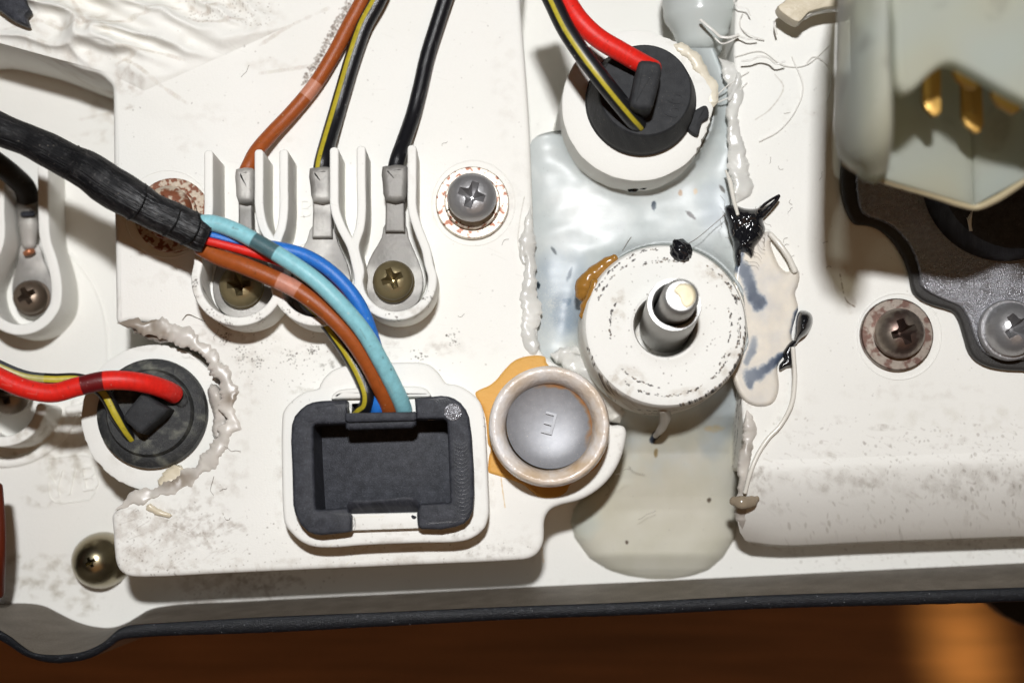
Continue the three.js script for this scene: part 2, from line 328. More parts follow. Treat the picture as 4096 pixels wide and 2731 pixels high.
// ------------------------------------------------------------------ materials
// rust on plated steel
function rustMap(base, rust, amount, n = 256, f = 9) {
  const d = new Uint8Array(n * n * 4), a = new THREE.Color(base), b = new THREE.Color(rust), to = (v) => 255 * Math.pow(v, 1 / 2.2);
  for (let y = 0; y < n; y++) for (let x = 0; x < n; x++) {
    const s = THREE.MathUtils.clamp((fbm(x / n * f, y / n * f, f + amount, 5) + amount) * 7, 0, 1), k = 0.85 + 0.3 * fbm(x / n * 30, y / n * 30, 2, 2), i = (y * n + x) * 4;
    ['r', 'g', 'b'].forEach((c, q) => { d[i + q] = THREE.MathUtils.clamp(to((a[c] * (1 - s) + b[c] * s) * k), 0, 255); }); d[i + 3] = 255;
  }
  const t = new THREE.DataTexture(d, n, n); t.colorSpace = THREE.SRGBColorSpace; t.magFilter = THREE.LinearFilter; t.wrapS = t.wrapT = THREE.MirroredRepeatWrapping; t.needsUpdate = true;
  return t;
}
const phys = (o) => new THREE.MeshPhysicalMaterial({ side: THREE.DoubleSide, ...o });
const rgb = (r, g, b) => new THREE.Color().setRGB(r, g, b);
const M = {};
M.white = phys({ map: whiteMap, roughness: 0.55, bumpMap: again(fineNoise, 26, 18), bumpScale: 0.000015, specularIntensity: 0.4 });
M.whiteWall = M.white;
M.table = phys({ color: 0xffffff, roughness: 0.5 });
{
  const c = canvas(1024, 1024), x = c.getContext('2d'), im = x.createImageData(1024, 1024);
  for (let j = 0; j < 1024; j++) for (let i = 0; i < 1024; i++) { const m = fbm(i / 60, j / 60, 3, 4) * 16, q = (j * 1024 + i) * 4; im.data[q] = 47 + m; im.data[q + 1] = 48 + m; im.data[q + 2] = 50 + m; im.data[q + 3] = 255; }
  x.putImageData(im, 0, 0);
  for (let i = 0; i < 5200; i++) { const a = rr(0, 1024), b = rr(0, 1024); if (fbm(a / 130, b / 130, 6, 3) < rr(-0.25, 0.25)) continue; x.globalAlpha = rr(0.15, 0.75); x.fillStyle = ['#a5927a', '#8a765e', '#c2b7a4'][i % 3]; x.beginPath(); x.ellipse(a, b, rr(0.5, 1.6), rr(0.5, 1.4), rr(0, 3), 0, 7); x.fill(); }
  x.globalAlpha = 1;
  M.dustyTex = canvasTex(c, true, true); M.dustyTex.repeat.set(8, 6);
}
{
  const c = canvas(1024, 768), x = c.getContext('2d'), im = x.createImageData(1024, 768);
  for (let j = 0; j < 768; j++) for (let i = 0; i < 1024; i++) { const m = fbm(i / 40, j / 40, 3, 4) * 16 + Math.max(0, fbm(i / 9, j / 9, 5, 3)) * 22, q = (j * 1024 + i) * 4; im.data[q] = 51 + m * 1.6; im.data[q + 1] = 52.5 + m * 1.6; im.data[q + 2] = 58 + m * 1.7; im.data[q + 3] = 255; }
  x.putImageData(im, 0, 0);
  for (let i = 0; i < 1500; i++) { x.globalAlpha = rr(0.1, 0.6); x.fillStyle = ['#8f8f98', '#a39a8a', '#c8c8cc'][i % 3]; x.beginPath(); x.ellipse(rr(0, 1024), rr(0, 768), rr(0.4, 1.5), rr(0.4, 1.1), rr(0, 3), 0, 7); x.fill(); }  // pale specks paint the sparkle of the plastic into its colour
  x.globalAlpha = 1;
  M.blackTex = canvasTex(c, true, true); M.blackTex.repeat.set(6, 5.3);
  // the bezel's rim: rubbed, with pale scratches, and glints painted in as flecks
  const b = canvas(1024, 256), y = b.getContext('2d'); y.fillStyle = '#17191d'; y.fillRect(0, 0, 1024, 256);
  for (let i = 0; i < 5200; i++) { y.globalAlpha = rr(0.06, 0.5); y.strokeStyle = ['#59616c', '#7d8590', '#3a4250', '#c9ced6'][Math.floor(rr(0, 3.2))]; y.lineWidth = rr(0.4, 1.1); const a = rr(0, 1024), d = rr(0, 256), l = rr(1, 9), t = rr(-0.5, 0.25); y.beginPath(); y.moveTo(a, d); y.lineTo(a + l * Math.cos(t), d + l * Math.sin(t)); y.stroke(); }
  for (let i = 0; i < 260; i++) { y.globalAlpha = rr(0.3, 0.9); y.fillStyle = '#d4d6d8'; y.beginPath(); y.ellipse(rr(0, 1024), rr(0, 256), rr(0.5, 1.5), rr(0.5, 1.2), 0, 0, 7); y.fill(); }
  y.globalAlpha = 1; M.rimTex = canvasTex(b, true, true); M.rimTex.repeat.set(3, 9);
  const e = canvas(512, 512), z = e.getContext('2d'), ie = z.createImageData(512, 512);
  for (let j = 0; j < 512; j++) for (let i = 0; i < 512; i++) { const m = fbm(i / 60, j / 60, 3, 4) * 26 + (rnd() - 0.5) * 26, q = (j * 512 + i) * 4; ie.data[q] = 106 + m; ie.data[q + 1] = 98 + m; ie.data[q + 2] = 87 + m; ie.data[q + 3] = 255; }
  z.putImageData(ie, 0, 0); M.innerTex = canvasTex(e, true, true); M.innerTex.repeat.set(6, 5);
}
M.black = phys({ map: M.blackTex, roughness: 0.46, specularIntensity: 0.3, bumpMap: again(fineNoise, 60, 44), bumpScale: 0.00003 });
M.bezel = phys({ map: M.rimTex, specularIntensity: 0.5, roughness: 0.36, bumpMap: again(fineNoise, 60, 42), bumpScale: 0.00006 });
M.bezelInner = phys({ map: M.innerTex, roughness: 0.65, bumpMap: again(fineNoise, 40, 30), bumpScale: 0.00005 });
M.rubber = phys({ map: M.dustyTex, roughness: 0.65, specularIntensity: 0.5, bumpMap: again(fineNoise, 60, 44), bumpScale: 0.00004 });
M.gloss = phys({ color: rgb(0.008, 0.008, 0.01), roughness: 0.16 });
M.glossBlue = phys({ color: rgb(0.05, 0.068, 0.092), roughness: 0.35 });
M.tin = phys({ map: rustMap('#8f8c87', '#bdbab4', -0.03, 256, 16), metalness: 0.3, roughness: 0.55, bumpMap: again(midNoise, 44, 32), bumpScale: 0.00003 });
M.chrome = phys({ color: rgb(0.4, 0.395, 0.38), metalness: 0.6, roughness: 0.42, bumpMap: again(midNoise, 30, 22), bumpScale: 0.00003 });
M.brass = phys({ color: rgb(0.6, 0.36, 0.09), metalness: 0.55, roughness: 0.42 });
M.zinc = phys({ color: rgb(0.27, 0.22, 0.12), metalness: 0.7, roughness: 0.36, bumpMap: again(midNoise, 4), bumpScale: 0.00004 });
M.zincShiny = phys({ color: rgb(0.3, 0.26, 0.17), metalness: 1, roughness: 0.28 });
M.steel = phys({ color: rgb(0.36, 0.355, 0.36), metalness: 0.65, roughness: 0.38, bumpMap: again(midNoise, 4), bumpScale: 0.00004 });
M.darkScrew = phys({ color: rgb(0.22, 0.17, 0.13), metalness: 0.85, roughness: 0.42 });
M.plate = phys({ color: rgb(0.27, 0.27, 0.29), metalness: 0.55, roughness: 0.5, roughnessMap: again(midNoise, 20), bumpMap: again(fineNoise, 50, 36), bumpScale: 0.0001 });
M.plateEdge = phys({ color: rgb(0.04, 0.038, 0.036), metalness: 0.1, specularIntensity: 0.5, roughness: 0.5, bumpMap: again(fineNoise, 50, 36), bumpScale: 0.00006 });
M.nylon = phys({ roughness: 0.8, transmission: 0.6, thickness: 0, specularIntensity: 0.6 });
M.nylonEdge = phys({ color: rgb(0.44, 0.37, 0.23), roughness: 0.5 });
{
  const n = 512, d = new Uint8Array(n * n * 4);
  for (let y = 0; y < n; y++) for (let x = 0; x < n; x++) { const a = THREE.MathUtils.clamp(fbm(x / 170, y / 210, 2, 2) * 1.5 + 0.5, 0, 1), b = THREE.MathUtils.clamp((fbm(x / 60, y / 80, 8, 3) - 0.24) * 3, 0, 1) * 0.35, i = (y * n + x) * 4; const c = [200 + 9 * a, 209 - 3 * a, 205 - 22 * a]; [104, 96, 92].forEach((v, k) => { d[i + k] = c[k] * (1 - b) + v * b; }); d[i + 3] = 255; }
  const t = new THREE.DataTexture(d, n, n); t.colorSpace = THREE.SRGBColorSpace; t.magFilter = THREE.LinearFilter; t.wrapS = t.wrapT = THREE.MirroredRepeatWrapping; t.repeat.set(5, 4); t.needsUpdate = true;
  M.nylon.map = t;
}
M.beige = phys({ color: rgb(0.62, 0.54, 0.4), roughness: 0.5, bumpMap: again(midNoise, 20), bumpScale: 0.0001 });
M.amber = phys({ color: rgb(0.33, 0.16, 0.03), roughness: 0.22 });
M.varnish = phys({ color: rgb(0.66, 0.36, 0.09), roughness: 0.6, specularIntensity: 0.5, bumpMap: again(midNoise, 24), bumpScale: 0.0001 });
M.silicone = phys({ map: rustMap('#d4cec5', '#9c9082', -0.12, 256, 14), roughness: 0.34 });
M.string = phys({ color: rgb(0.72, 0.69, 0.62), roughness: 0.25 });
M.tan = phys({ color: rgb(0.66, 0.61, 0.53), roughness: 0.3, bumpMap: again(midNoise, 14), bumpScale: 0.0001 });
M.fluff = phys({ color: rgb(0.74, 0.72, 0.67), roughness: 0.3 });
M.hair = phys({ color: rgb(0.22, 0.19, 0.16), roughness: 0.7 });

M.rustWasher = phys({ map: rustMap('#e2dacb', '#8a4a26', -0.06, 256, 13), metalness: 0.25, roughness: 0.45 });
M.rustHeavy = phys({ map: rustMap('#cbbba6', '#84492a', 0.05, 256, 15), metalness: 0.15, roughness: 0.6 });
M.pinkWasher = phys({ map: rustMap('#a0958a', '#755a50', 0.02, 256, 7), metalness: 0.75, roughness: 0.42 });
M.pinkHead = phys({ map: rustMap('#92867a', '#6b5850', 0.02, 256, 6), metalness: 0.75, roughness: 0.38 });

// ------------------------------------------------------------------ table far below
{
  const n = 512, d = new Uint8Array(n * n * 4);
  for (let y = 0; y < n; y++) for (let x = 0; x < n; x++) {
    const g = fbm(x / 200, y / 60, 1, 4), k = 1 + g * 0.4 + fbm(x / 60, y / 4, 9, 3) * 0.3, i = (y * n + x) * 4;
    d[i] = 172 * k; d[i + 1] = 124 * k; d[i + 2] = 90 * k; d[i + 3] = 255;
  }
  const t = new THREE.DataTexture(d, n, n); t.colorSpace = THREE.SRGBColorSpace; t.magFilter = THREE.LinearFilter; t.wrapS = t.wrapT = THREE.MirroredRepeatWrapping; t.repeat.set(5, 5); t.needsUpdate = true;
  M.table.map = t;
  const g = new THREE.BoxGeometry(1.6, 0.03, 1.2); g.translate(0, -0.135, 0);
  const o = new THREE.Mesh(g, M.table); o.name = 'table'; o.userData.kind = 'structure'; o.userData.label = 'brown wooden table far below the housing, out of focus'; o.receiveShadow = o.castShadow = true; scene.add(o);
}

// ------------------------------------------------------------------ black bezel
const bezel = thing('bezel', 'black plastic bezel rim with a wavy lower left corner along the housing', 'bezel', P(1150, 1400, -60));
{
  const A = [[-160, 1400], [-60, 1388], [0, 1385], [60, 1383], [100, 1388], [140, 1408], [175, 1425], [215, 1437], [255, 1440], [290, 1430], [320, 1412], [345, 1398], [400, 1388], [550, 1380], [700, 1372], [950, 1360], [1200, 1347], [1500, 1333], [1900, 1313], [2352, 1291], [2700, 1274]];
  const Bt = [[-160, 1330], [-60, 1405], [0, 1449], [25, 1464], [50, 1484], [75, 1499], [112, 1504], [150, 1503], [188, 1497], [225, 1482], [250, 1464], [265, 1449], [288, 1438], [325, 1433], [400, 1429], [588, 1418], [880, 1406], [1176, 1393], [1426, 1384], [1764, 1367], [2060, 1358], [2352, 1349], [2700, 1337]];
  const Ct = [[-160, 1360], [-60, 1430], [0, 1472], [25, 1487], [50, 1504], [88, 1518], [125, 1523], [175, 1519], [213, 1509], [250, 1487], [275, 1470], [313, 1465], [400, 1460], [588, 1454], [880, 1439], [1176, 1423], [1426, 1414], [1764, 1398], [2060, 1390], [2352, 1382], [2700, 1372]];
  const N = 240, L = (q, h) => along(q.map(([x, y]) => [x, y, h]), N);
  // match the three lines by where they stand along x, so that the skin runs straight across
  const byX = (line) => { const xs = line.map((p) => p.x); return (x) => { let k = 0; while (k < N - 2 && xs[k + 1] < x) k++; const e = (x - xs[k]) / Math.max(xs[k + 1] - xs[k], 1e-9); return line[k].clone().lerp(line[k + 1], THREE.MathUtils.clamp(e, 0, 1)); }; };
  const a = L(A, -16.4), b = L(Bt, -1.2), c = L(Ct, -1.2), fa = byX(a), fb = byX(b), fc = byX(c), la = [], lb = [], lb2 = [], lc = [], lc1 = [], lc2 = [], ld = [];
  for (let i = 0; i < N; i++) {
    const x = b[0].x + (b[N - 1].x - b[0].x) * i / (N - 1), q = fb(x);
    const j = (f) => f * fbm(x * 900, 3, 0, 2) * mm;
    la.push(fa(x * 1.06)); lb.push(q.clone()); lb2.push(q.clone().add(new V3(0, 0.28 * mm + j(0.1), 0.3 * mm)));
    const e = fc(x); lc1.push(e.clone().add(new V3(0, 0.2 * mm + j(0.2), -0.35 * mm))); lc.push(e.clone().add(new V3(0, -0.15 * mm, j(0.12)))); lc2.push(e.clone().add(new V3(0, -2.5 * mm, 0)));
    ld.push(e.clone().add(new V3(0, -50 * mm, 0)));
  }
  const lower = la.map((p) => p.clone().add(new V3(0, -3 * mm, 0)));
  mesh('inner_wall', loft([lower, la, lb.map((p) => p.clone().add(new V3(0, -0.2 * mm, -0.02 * mm)))]), M.bezelInner, bezel, 'dusty grey inner wall');
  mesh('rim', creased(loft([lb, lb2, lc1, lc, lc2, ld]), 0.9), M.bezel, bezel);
  mesh('dark_piece', prism([[2262, 1360], [2440, 1360], [2440, 1452], [2352, 1437], [2310, 1415], [2278, 1388]], -34, -38, { smooth: 0 }), M.bezel, bezel, 'black piece under the right end');  // black plate filling the dark corner below the rim
}

// ------------------------------------------------------------------ white housing
const housing = thing('instrument_housing', 'large white plastic housing with raised boxes, bosses and screw cups', 'housing', P(1150, 1100, -18));
mesh('base_plate', prism([[-260, -260], [2700, -260], [2700, 1278], [2352, 1294], [1900, 1317], [1500, 1337], [1200, 1351], [700, 1377], [400, 1392], [345, 1404], [320, 1420], [290, 1438], [255, 1447], [215, 1444], [175, 1431], [140, 1414], [100, 1393], [60, 1388], [0, 1390], [-60, 1393], [-260, 1410]], -16, -18, { smooth: 0, bev: 0.1 }), M.white, housing);
mesh('raised_box', prism([[-260, -260], [-260, 70], [-60, 82], [0, 95], [60, 110], [130, 135], [190, 158], [225, 168], [245, 184], [255, 196], [257, 215], [258, 300], [259, 400], [262, 560], [264, 700], [266, 738], [275, 742], [300, 737], [350, 742], [400, 756], [440, 780], [475, 808], [505, 840], [520, 885], [524, 935], [518, 985], [496, 1035], [458, 1078], [405, 1115], [340, 1140], [285, 1158], [264, 1172], [255, 1184], [257, 1215], [259, 1255], [264, 1293], [274, 1312], [292, 1323], [330, 1326], [500, 1318], [700, 1309], [950, 1298], [1170, 1288], [1215, 1283], [1236, 1270], [1248, 1246], [1250, 1222], [1250, 1203], [1255, 1183], [1268, 1168], [1290, 1159], [1320, 1152], [1350, 1140], [1385, 1115], [1410, 1085], [1428, 1050], [1437, 1015], [1440, 992], [1434, 979], [1420, 975], [1403, 975], [1385, 930], [1350, 885], [1300, 850], [1250, 815], [1238, 795], [1234, 740], [1228, 600], [1221, 400], [1214, 250], [1203, 100], [1195, 0], [1178, -260]], 0, -16, { smooth: 3, bev: 0.75, seg: 4, crease: 0.45 }), M.white, housing, 'left raised box');
// right box: flat face, then a front that rolls down
{
  const top = prism([[1690, -260], [1690, 0], [1686, 120], [1692, 250], [1684, 420], [1690, 560], [1694, 700], [1700, 850], [1706, 960], [1712, 1000], [1716, 1050], [1717, 1072], [1722, 1079], [1800, 1076], [2000, 1069], [2300, 1058], [2700, 1043], [2700, -260]], 0, -16, { smooth: 0, bev: 0.4, seg: 3 });
  const N = 90, row = (q, h, n = N) => along(q.map(([x, y, e]) => [x, y, e ?? h]), n);
  const g = loft([
    row([[1722, 1058], [1800, 1056], [2000, 1049], [2700, 1023]], 0.015), row([[1721, 1072], [1800, 1070], [2000, 1063], [2700, 1037]], 0.03), row([[1719, 1086], [1800, 1084], [2000, 1077], [2700, 1051]], -0.06), row([[1712, 1108], [1800, 1106], [2000, 1098], [2700, 1072]], -0.6), row([[1706, 1134], [1800, 1134], [2000, 1126], [2700, 1100]], -1.5),
    row([[1698, 1166], [1800, 1166], [2000, 1158], [2700, 1132]], -2.9), row([[1695, 1198], [1800, 1199], [2000, 1191], [2700, 1165]], -4.7), row([[1700, 1222], [1800, 1228], [2000, 1220], [2700, 1194]], -6.6),
    row([[1712, 1240], [1790, 1250], [2000, 1242], [2700, 1217]], -8.6), row([[1730, 1252], [1800, 1256], [2000, 1248], [2700, 1223]], -9.6), row([[1745, 1240], [1800, 1246], [2000, 1238], [2700, 1213]], -12), row([[1765, 1212], [1810, 1215], [2000, 1207], [2700, 1182]], -17)]);
  mesh('raised_box', merge([top, g]), M.white, housing, 'right raised box with a rounded front');
}
// the crumpled, half-melted corner
{
  const nx = 150, ny = 70, rows = [];
  const yb = (x) => x < 250 ? THREE.MathUtils.lerp(70, 178, Math.max(0, x + 140) / 390) - 10 : x < 330 ? 168 + (x - 250) * 0.5 : THREE.MathUtils.lerp(208, 60, (x - 330) / 330);
  for (let j = 0; j <= ny; j++) { const l = []; for (let i = 0; i <= nx; i++) {
    const x = -140 + i / nx * 800, y = THREE.MathUtils.lerp(-160, yb(x), j / ny);
    const m = Math.min(1, (1 - j / ny) * 4, (1 - i / nx) * 3);
    const r = 1 - Math.abs(fbm((x * 0.9 + y * 0.5) / 230 + 0.6 * fbm(x / 120, y / 120, 4, 2), (y * 0.9 - x * 0.4) / 90, 8, 2)) * 4.2, s = fbm(x / 110, y / 70, 2, 2);
    l.push(P(x, y, 0.03 + m * Math.max(0, 0.5 + Math.pow(Math.max(0, r), 1.6) * 2.4 + s * 1.6)));
  } rows.push(l); }
  mesh('crumpled_corner', loft(rows), M.white, housing, 'crumpled half-melted corner at the upper left');
}
// three cups with the walls that guide the cable lugs
function wallStrip(pts, w, top, bot, seg = 6) {
  const q = smooth2(pts, false, seg), L = [], Rr = [];
  for (let i = 0; i < q.length; i++) {
    const a = q[Math.max(0, i - 1)], b = q[Math.min(q.length - 1, i + 1)], dx = b[0] - a[0], dy = b[1] - a[1], l = Math.hypot(dx, dy);
    L.push([q[i][0] - dy / l * w / 2, q[i][1] + dx / l * w / 2]); Rr.push([q[i][0] + dy / l * w / 2, q[i][1] - dx / l * w / 2]);
  }
  const end = (i, j) => { const c = q[i], a = q[j], l = Math.hypot(c[0] - a[0], c[1] - a[1]), t = [(c[0] - a[0]) / l, (c[1] - a[1]) / l], o = []; for (let k = 1; k < 6; k++) { const f = k / 6 * Math.PI; o.push([Math.cos(f), Math.sin(f), t, c]); } return o; };
  const out = [...L];
  for (const [co, si, t, c] of end(q.length - 1, q.length - 2)) out.push([c[0] + t[0] * si * w * 0.4 + (-t[1]) * co * w / 2, c[1] + t[1] * si * w * 0.4 + t[0] * co * w / 2]);
  out.push(...Rr.reverse());
  for (const [co, si, t, c] of end(0, 1)) out.push([c[0] + t[0] * si * w * 0.4 - t[1] * co * w / 2, c[1] + t[1] * si * w * 0.4 + t[0] * co * w / 2]);
  return prism(out, top, bot, { smooth: 0, bev: 0.28, seg: 3, crease: 0.5 });
}
const arc = (cx, cy, rx, ry, a0, a1, n) => Array.from({ length: n }, (_, i) => { const a = (a0 + (a1 - a0) * i / (n - 1)) * Math.PI / 180; return [cx + rx * Math.cos(a), cy + ry * Math.sin(a)]; });
mesh('terminal_bay', wallStrip([[478, 352], [478, 420], [478, 480], [472, 530], [456, 575], ...arc(546, 640, 98, 98, 200, -10, 12), [636, 600], [622, 555], [604, 520], [595, 480], [594, 420], [594, 350]], 21, 8, -0.4), M.white, housing, 'left cable lug bay');
mesh('terminal_bay', wallStrip([[651, 350], [651, 420], [651, 482], [646, 520], [634, 558], ...arc(726, 640, 97, 98, 200, -20, 12), [806, 565], [784, 522], [769, 480], [767, 420], [767, 345]], 21, 7.94, -0.4), M.white, housing, 'middle cable lug bay');
mesh('terminal_bay', wallStrip([[829, 342], [829, 420], [830, 482], [826, 522], [814, 566], ...arc(908, 642, 85, 83, 195, -25, 12), [978, 572], [959, 522], [947, 480], [946, 420], [946, 340]], 21, 7.88, -0.4), M.white, housing, 'right cable lug bay');
for (const [x, y, r] of [[546, 640, 88], [726, 640, 86], [908, 645, 74]]) mesh('cup_floor', lathe(x, y, 0, [[0, 1.3], [r - 6, 1.3], [r - 3, 1.1], [r - 2, 0.01]]), M.white, housing);
// pad that carries the plug
mesh('connector_pad', prism([[646, 974], [650, 944], [670, 919], [700, 899], [722, 894], [731, 890], [735, 880], [748, 862], [768, 847], [800, 838], [850, 834], [908, 832], [963, 832], [988, 839], [1008, 857], [1018, 872], [1026, 880], [1051, 884], [1083, 902], [1103, 924], [1112, 954], [1116, 1010], [1121, 1109], [1123, 1176], [1121, 1190], [1113, 1212], [1096, 1229], [1063, 1243], [960, 1247], [838, 1252], [751, 1258], [713, 1254], [688, 1242], [666, 1222], [653, 1202], [649, 1177], [646, 1080]], 5, -0.3, { bev: 0.5, seg: 4, smooth: 4, holes: [[[712, 965], [770, 962], [798, 950], [799, 932], [800, 921], [820, 917], [930, 914], [946, 917], [949, 930], [950, 945], [985, 956], [1035, 955], [1045, 1060], [1046, 1162], [960, 1172], [800, 1178], [712, 1180], [706, 1080]]] }), M.white, housing, 'rounded pad round the black plug');
mesh('wire_arch', prism([[760, 917], [762, 909], [768, 901], [780, 895], [800, 892], [870, 889], [945, 886], [965, 888], [980, 894], [988, 904], [990, 908], [985, 911], [960, 912], [900, 913], [840, 915], [790, 916], [766, 917]], 6.1, 4.9, { bev: 0.4, seg: 3 }), M.white, housing);
mesh('ledge', prism([[800, 1180], [962, 1176], [962, 1214], [804, 1219]], 6.4, 4.8, { smooth: 0, bev: 0.3 }), M.white, housing);
// sockets for the two lamp holders
{
  const ringy = (cx, cy, r, ri, h, bot, jag) => {
    const n = 140, top = [], bev = [], side = [], low = [], inn = [], innl = [];
    for (let i = 0; i < n; i++) {
      const a = i / n * 2 * Math.PI, k = jag(a), q = r + k;
      const pt = (rad, hh) => P(cx + rad * Math.cos(a), cy + rad * Math.sin(a), hh);
      const s = pt(q, h), w = (o, hh) => { const c = P(cx, cy, h), d = s.clone().sub(c); const u = c.clone().addScaledVector(d, 1 + o / d.length() * mm); u.y = hh * mm; return u; };
      innl.push(P(cx + ri * Math.cos(a), cy + ri * Math.sin(a), h - 5)); inn.push(pt(ri, h)); top.push(w(-0.45, h)); bev.push(w(-0.1, h - 0.15)); side.push(w(0, h - 0.5)); low.push(w(0.5, bot));
    }
    return creased(loft([low, side, bev, top, inn, innl], true), 0.6);
  };
  mesh('lamp_socket', ringy(1465, 241, 175, 112, 4, -17, (a) => { const d = Math.cos(a + 0.35); return (d > 0.55 ? (fbm(a * 9, 2, 0, 3) * 14 - 3) : 0) + noise(a * 5, 1) * 1.5; }), M.white, housing, 'upper white lamp socket with a ragged right edge');
  mesh('lamp_socket', ringy(352, 958, 168, 112, -2.5, -17, (a) => noise(a * 4, 6) * 2 + (Math.sin(a) > 0.2 ? fbm(a * 8, 5, 0, 3) * 8 : 0)), M.white, housing, 'lower left white lamp socket');
  mesh('shaft_boss', planeUV(lathe(1529, 747, 6, [[198, -23], [196, -8], [193, -3], [190.5, -1.4], [188, -0.6], [183, -0.12], [176, 0], [150, -0.05], [110, -0.3], [92, -0.35], [80, -0.2], [74, -0.3], [70, -1], [69, -8], [0, -8.2]], 110, 0.5)), M.white, housing, 'big round white boss with a shaft in its middle');
}
// low left part: cup with walls, ring ridges, letters
mesh('terminal_bay', wallStrip([[-4, 400], [-4, 480], [-4, 550], [-22, 600], [-42, 650], ...arc(45, 665, 86, 92, 170, 20, 10), [128, 650], [118, 600], [102, 548], [98, 480], [97, 385]], 25, -8, -16.2), M.white, housing, 'cable lug bay on the low part at the left');
mesh('screw_cup', wallStrip(arc(2, 922, 92, 92, 150, 8, 16), 24, -8.5, -16.2), M.white, housing);
{
  const ridge = (pts, r, h) => tube(pts.map(([x, y]) => [x, y, h]), r, { seg: 70, rad: 10, flat: 0.6, worldUV: true });
  mesh('ring_ridge', ridge(arc(5, 890, 175, 172, 95, 12, 14), 13, -16), M.white, housing);
  mesh('ring_ridge', ridge([[120, 545], [180, 605], [222, 672], [243, 745], [248, 830]], 4, -16), M.white, housing);
  mesh('ring_ridge', ridge(arc(150, 885, 75, 58, 85, -10, 10), 11, -15.6), M.white, housing);
  mesh('screw_recess_ridge', ridge(arc(1087, 466, 96, 98, 0, 360, 40), 1.6, 0.02), M.white, housing);
  mesh('screw_recess_ridge', ridge(arc(385, 491, 100, 100, 0, 360, 40), 1.6, 0.02), M.white, housing);
  mesh('screw_recess_ridge', ridge(arc(2065, 772, 97, 99, 0, 360, 40), 2.2, 0.02), M.white, housing);
}
const fontBold = await new FontLoader().loadAsync('fonts/droid/droid_sans_bold.typeface.json');
const fontReg = await new FontLoader().loadAsync('fonts/droid/droid_sans_regular.typeface.json');
function letter(s, px, py, h, size, turn, depth, font = fontReg) {   // raised lettering lying on a face; size in pixels, turn anticlockwise in degrees
  const g = new TextGeometry(s, { font, size: 1, depth: 0.1, curveSegments: 6 });
  g.computeBoundingBox(); const c = g.boundingBox.getCenter(new V3()); g.translate(-c.x, -c.y, 0);
  const k = size * sc(px, py, h); g.scale(k, k, depth * mm / 0.1);
  g.rotateX(-Math.PI / 2); g.rotateY(turn * Math.PI / 180);
  const p = P(px, py, h); g.translate(p.x, p.y, p.z);
  return planeUV(creased(g, 0.5));
}
mesh('letter', letter('Y/B', 165, 1105, -16.02, 58, 12, 0.3), M.white, housing);
mesh('letter_frame', merge([[[112, 1052], [118, 1148], [205, 1148]], [[205, 1148], [216, 1130], [212, 1052], [112, 1052]]].map((q) => tube(q.map(([x, y]) => [x, y, -16]), 2.2, { seg: 30, rad: 8, worldUV: true }))), M.white, housing);
mesh('letter', letter('B', 702, 478, 0.02, 40, 2, 0.12), M.white, housing);

// ------------------------------------------------------------------ screws
const ev = new Evaluator(); ev.useGroups = false; ev.attributes = ['position', 'normal', 'uv'];
function crossCutter(r, depth, arm = 0.2, wide = 1.06) {   // Phillips recess: tapering cross
  const a = r * arm, b = r * wide * 0.62, k = 0.12 * r, s = new THREE.Shape();
  const p = [];
  for (let q = 0; q < 4; q++) { const c = Math.cos(q * Math.PI / 2), d = Math.sin(q * Math.PI / 2), t = (x, y) => p.push(new THREE.Vector2(x * c - y * d, x * d + y * c)); t(a + k, -a); t(b, -a * 0.92); t(b, a * 0.92); t(a + k, a); t(a + k * 0.3, a + k * 0.3); }
  s.setFromPoints(p);
  const g = new THREE.ExtrudeGeometry(s, { depth, bevelEnabled: false, steps: 4 });
  const v = g.attributes.position;
  for (let i = 0; i < v.count; i++) { const z = v.getZ(i) / depth, f = 0.1 + 0.9 * Math.pow(z, 0.8); v.setXY(i, v.getX(i) * f, v.getY(i) * f); }
  g.rotateX(-Math.PI / 2); g.computeVertexNormals();
  return g;
}
function screwHead(r, hgt, prof, cutR = 1, depth = 0.75) {   // r in metres; prof of [share of r, share of height]
  const base = new THREE.LatheGeometry([new THREE.Vector2(0.00001, -0.45 * hgt), ...prof.map(([x, y]) => new THREE.Vector2(Math.max(x * r, 0.00001), y * hgt))], 64);
  const A = new Brush(base), C = crossCutter(r * cutR, hgt * (depth + 0.12)); C.translate(0, hgt * (1.05 - depth), 0);
  const res = ev.evaluate(A, new Brush(C), SUBTRACTION);
  let g = res.geometry.clone(); if (g.index) g = g.toNonIndexed();
  g = creased(g, 0.45);
  const p = g.attributes.position, uv = new Float32Array(p.count * 2);
  for (let i = 0; i < p.count; i++) uv.set([p.getX(i) / 0.02 + 0.5, p.getZ(i) / 0.02 + 0.5], i * 2);
  g.setAttribute('uv', new THREE.BufferAttribute(uv, 2));
  return g;
}
const pan = [[0.86, -0.3], [0.97, 0.02], [1, 0.2], [0.985, 0.36], [0.94, 0.52], [0.85, 0.68], [0.72, 0.81], [0.55, 0.9], [0.35, 0.96], [0.18, 0.99], [0, 1]];
const dome = [[0.95, -0.3], [1, 0], [0.985, 0.2], [0.93, 0.42], [0.82, 0.63], [0.65, 0.82], [0.42, 0.94], [0.2, 0.99], [0, 1]];
function ringGeo(ro, ri, h, gap = 0) {
  const g = new THREE.LatheGeometry([[ri, 0], [ro - 0.00012, 0], [ro, 0.0001], [ro, h - 0.00015], [ro - 0.00018, h], [ri + 0.0001, h], [ri, h - 0.0001], [ri, 0]].map(([x, y]) => new THREE.Vector2(x, y)), 80, gap, 2 * Math.PI - gap);
  const c = creased(g, 0.6), p = c.attributes.position, uv = new Float32Array(p.count * 2);
  for (let i = 0; i < p.count; i++) uv.set([p.getX(i) / 0.012 + 0.5, p.getZ(i) / 0.012 + 0.5 + p.getY(i) / 0.012], i * 2);
  c.setAttribute('uv', new THREE.BufferAttribute(uv, 2));
  return c;
}
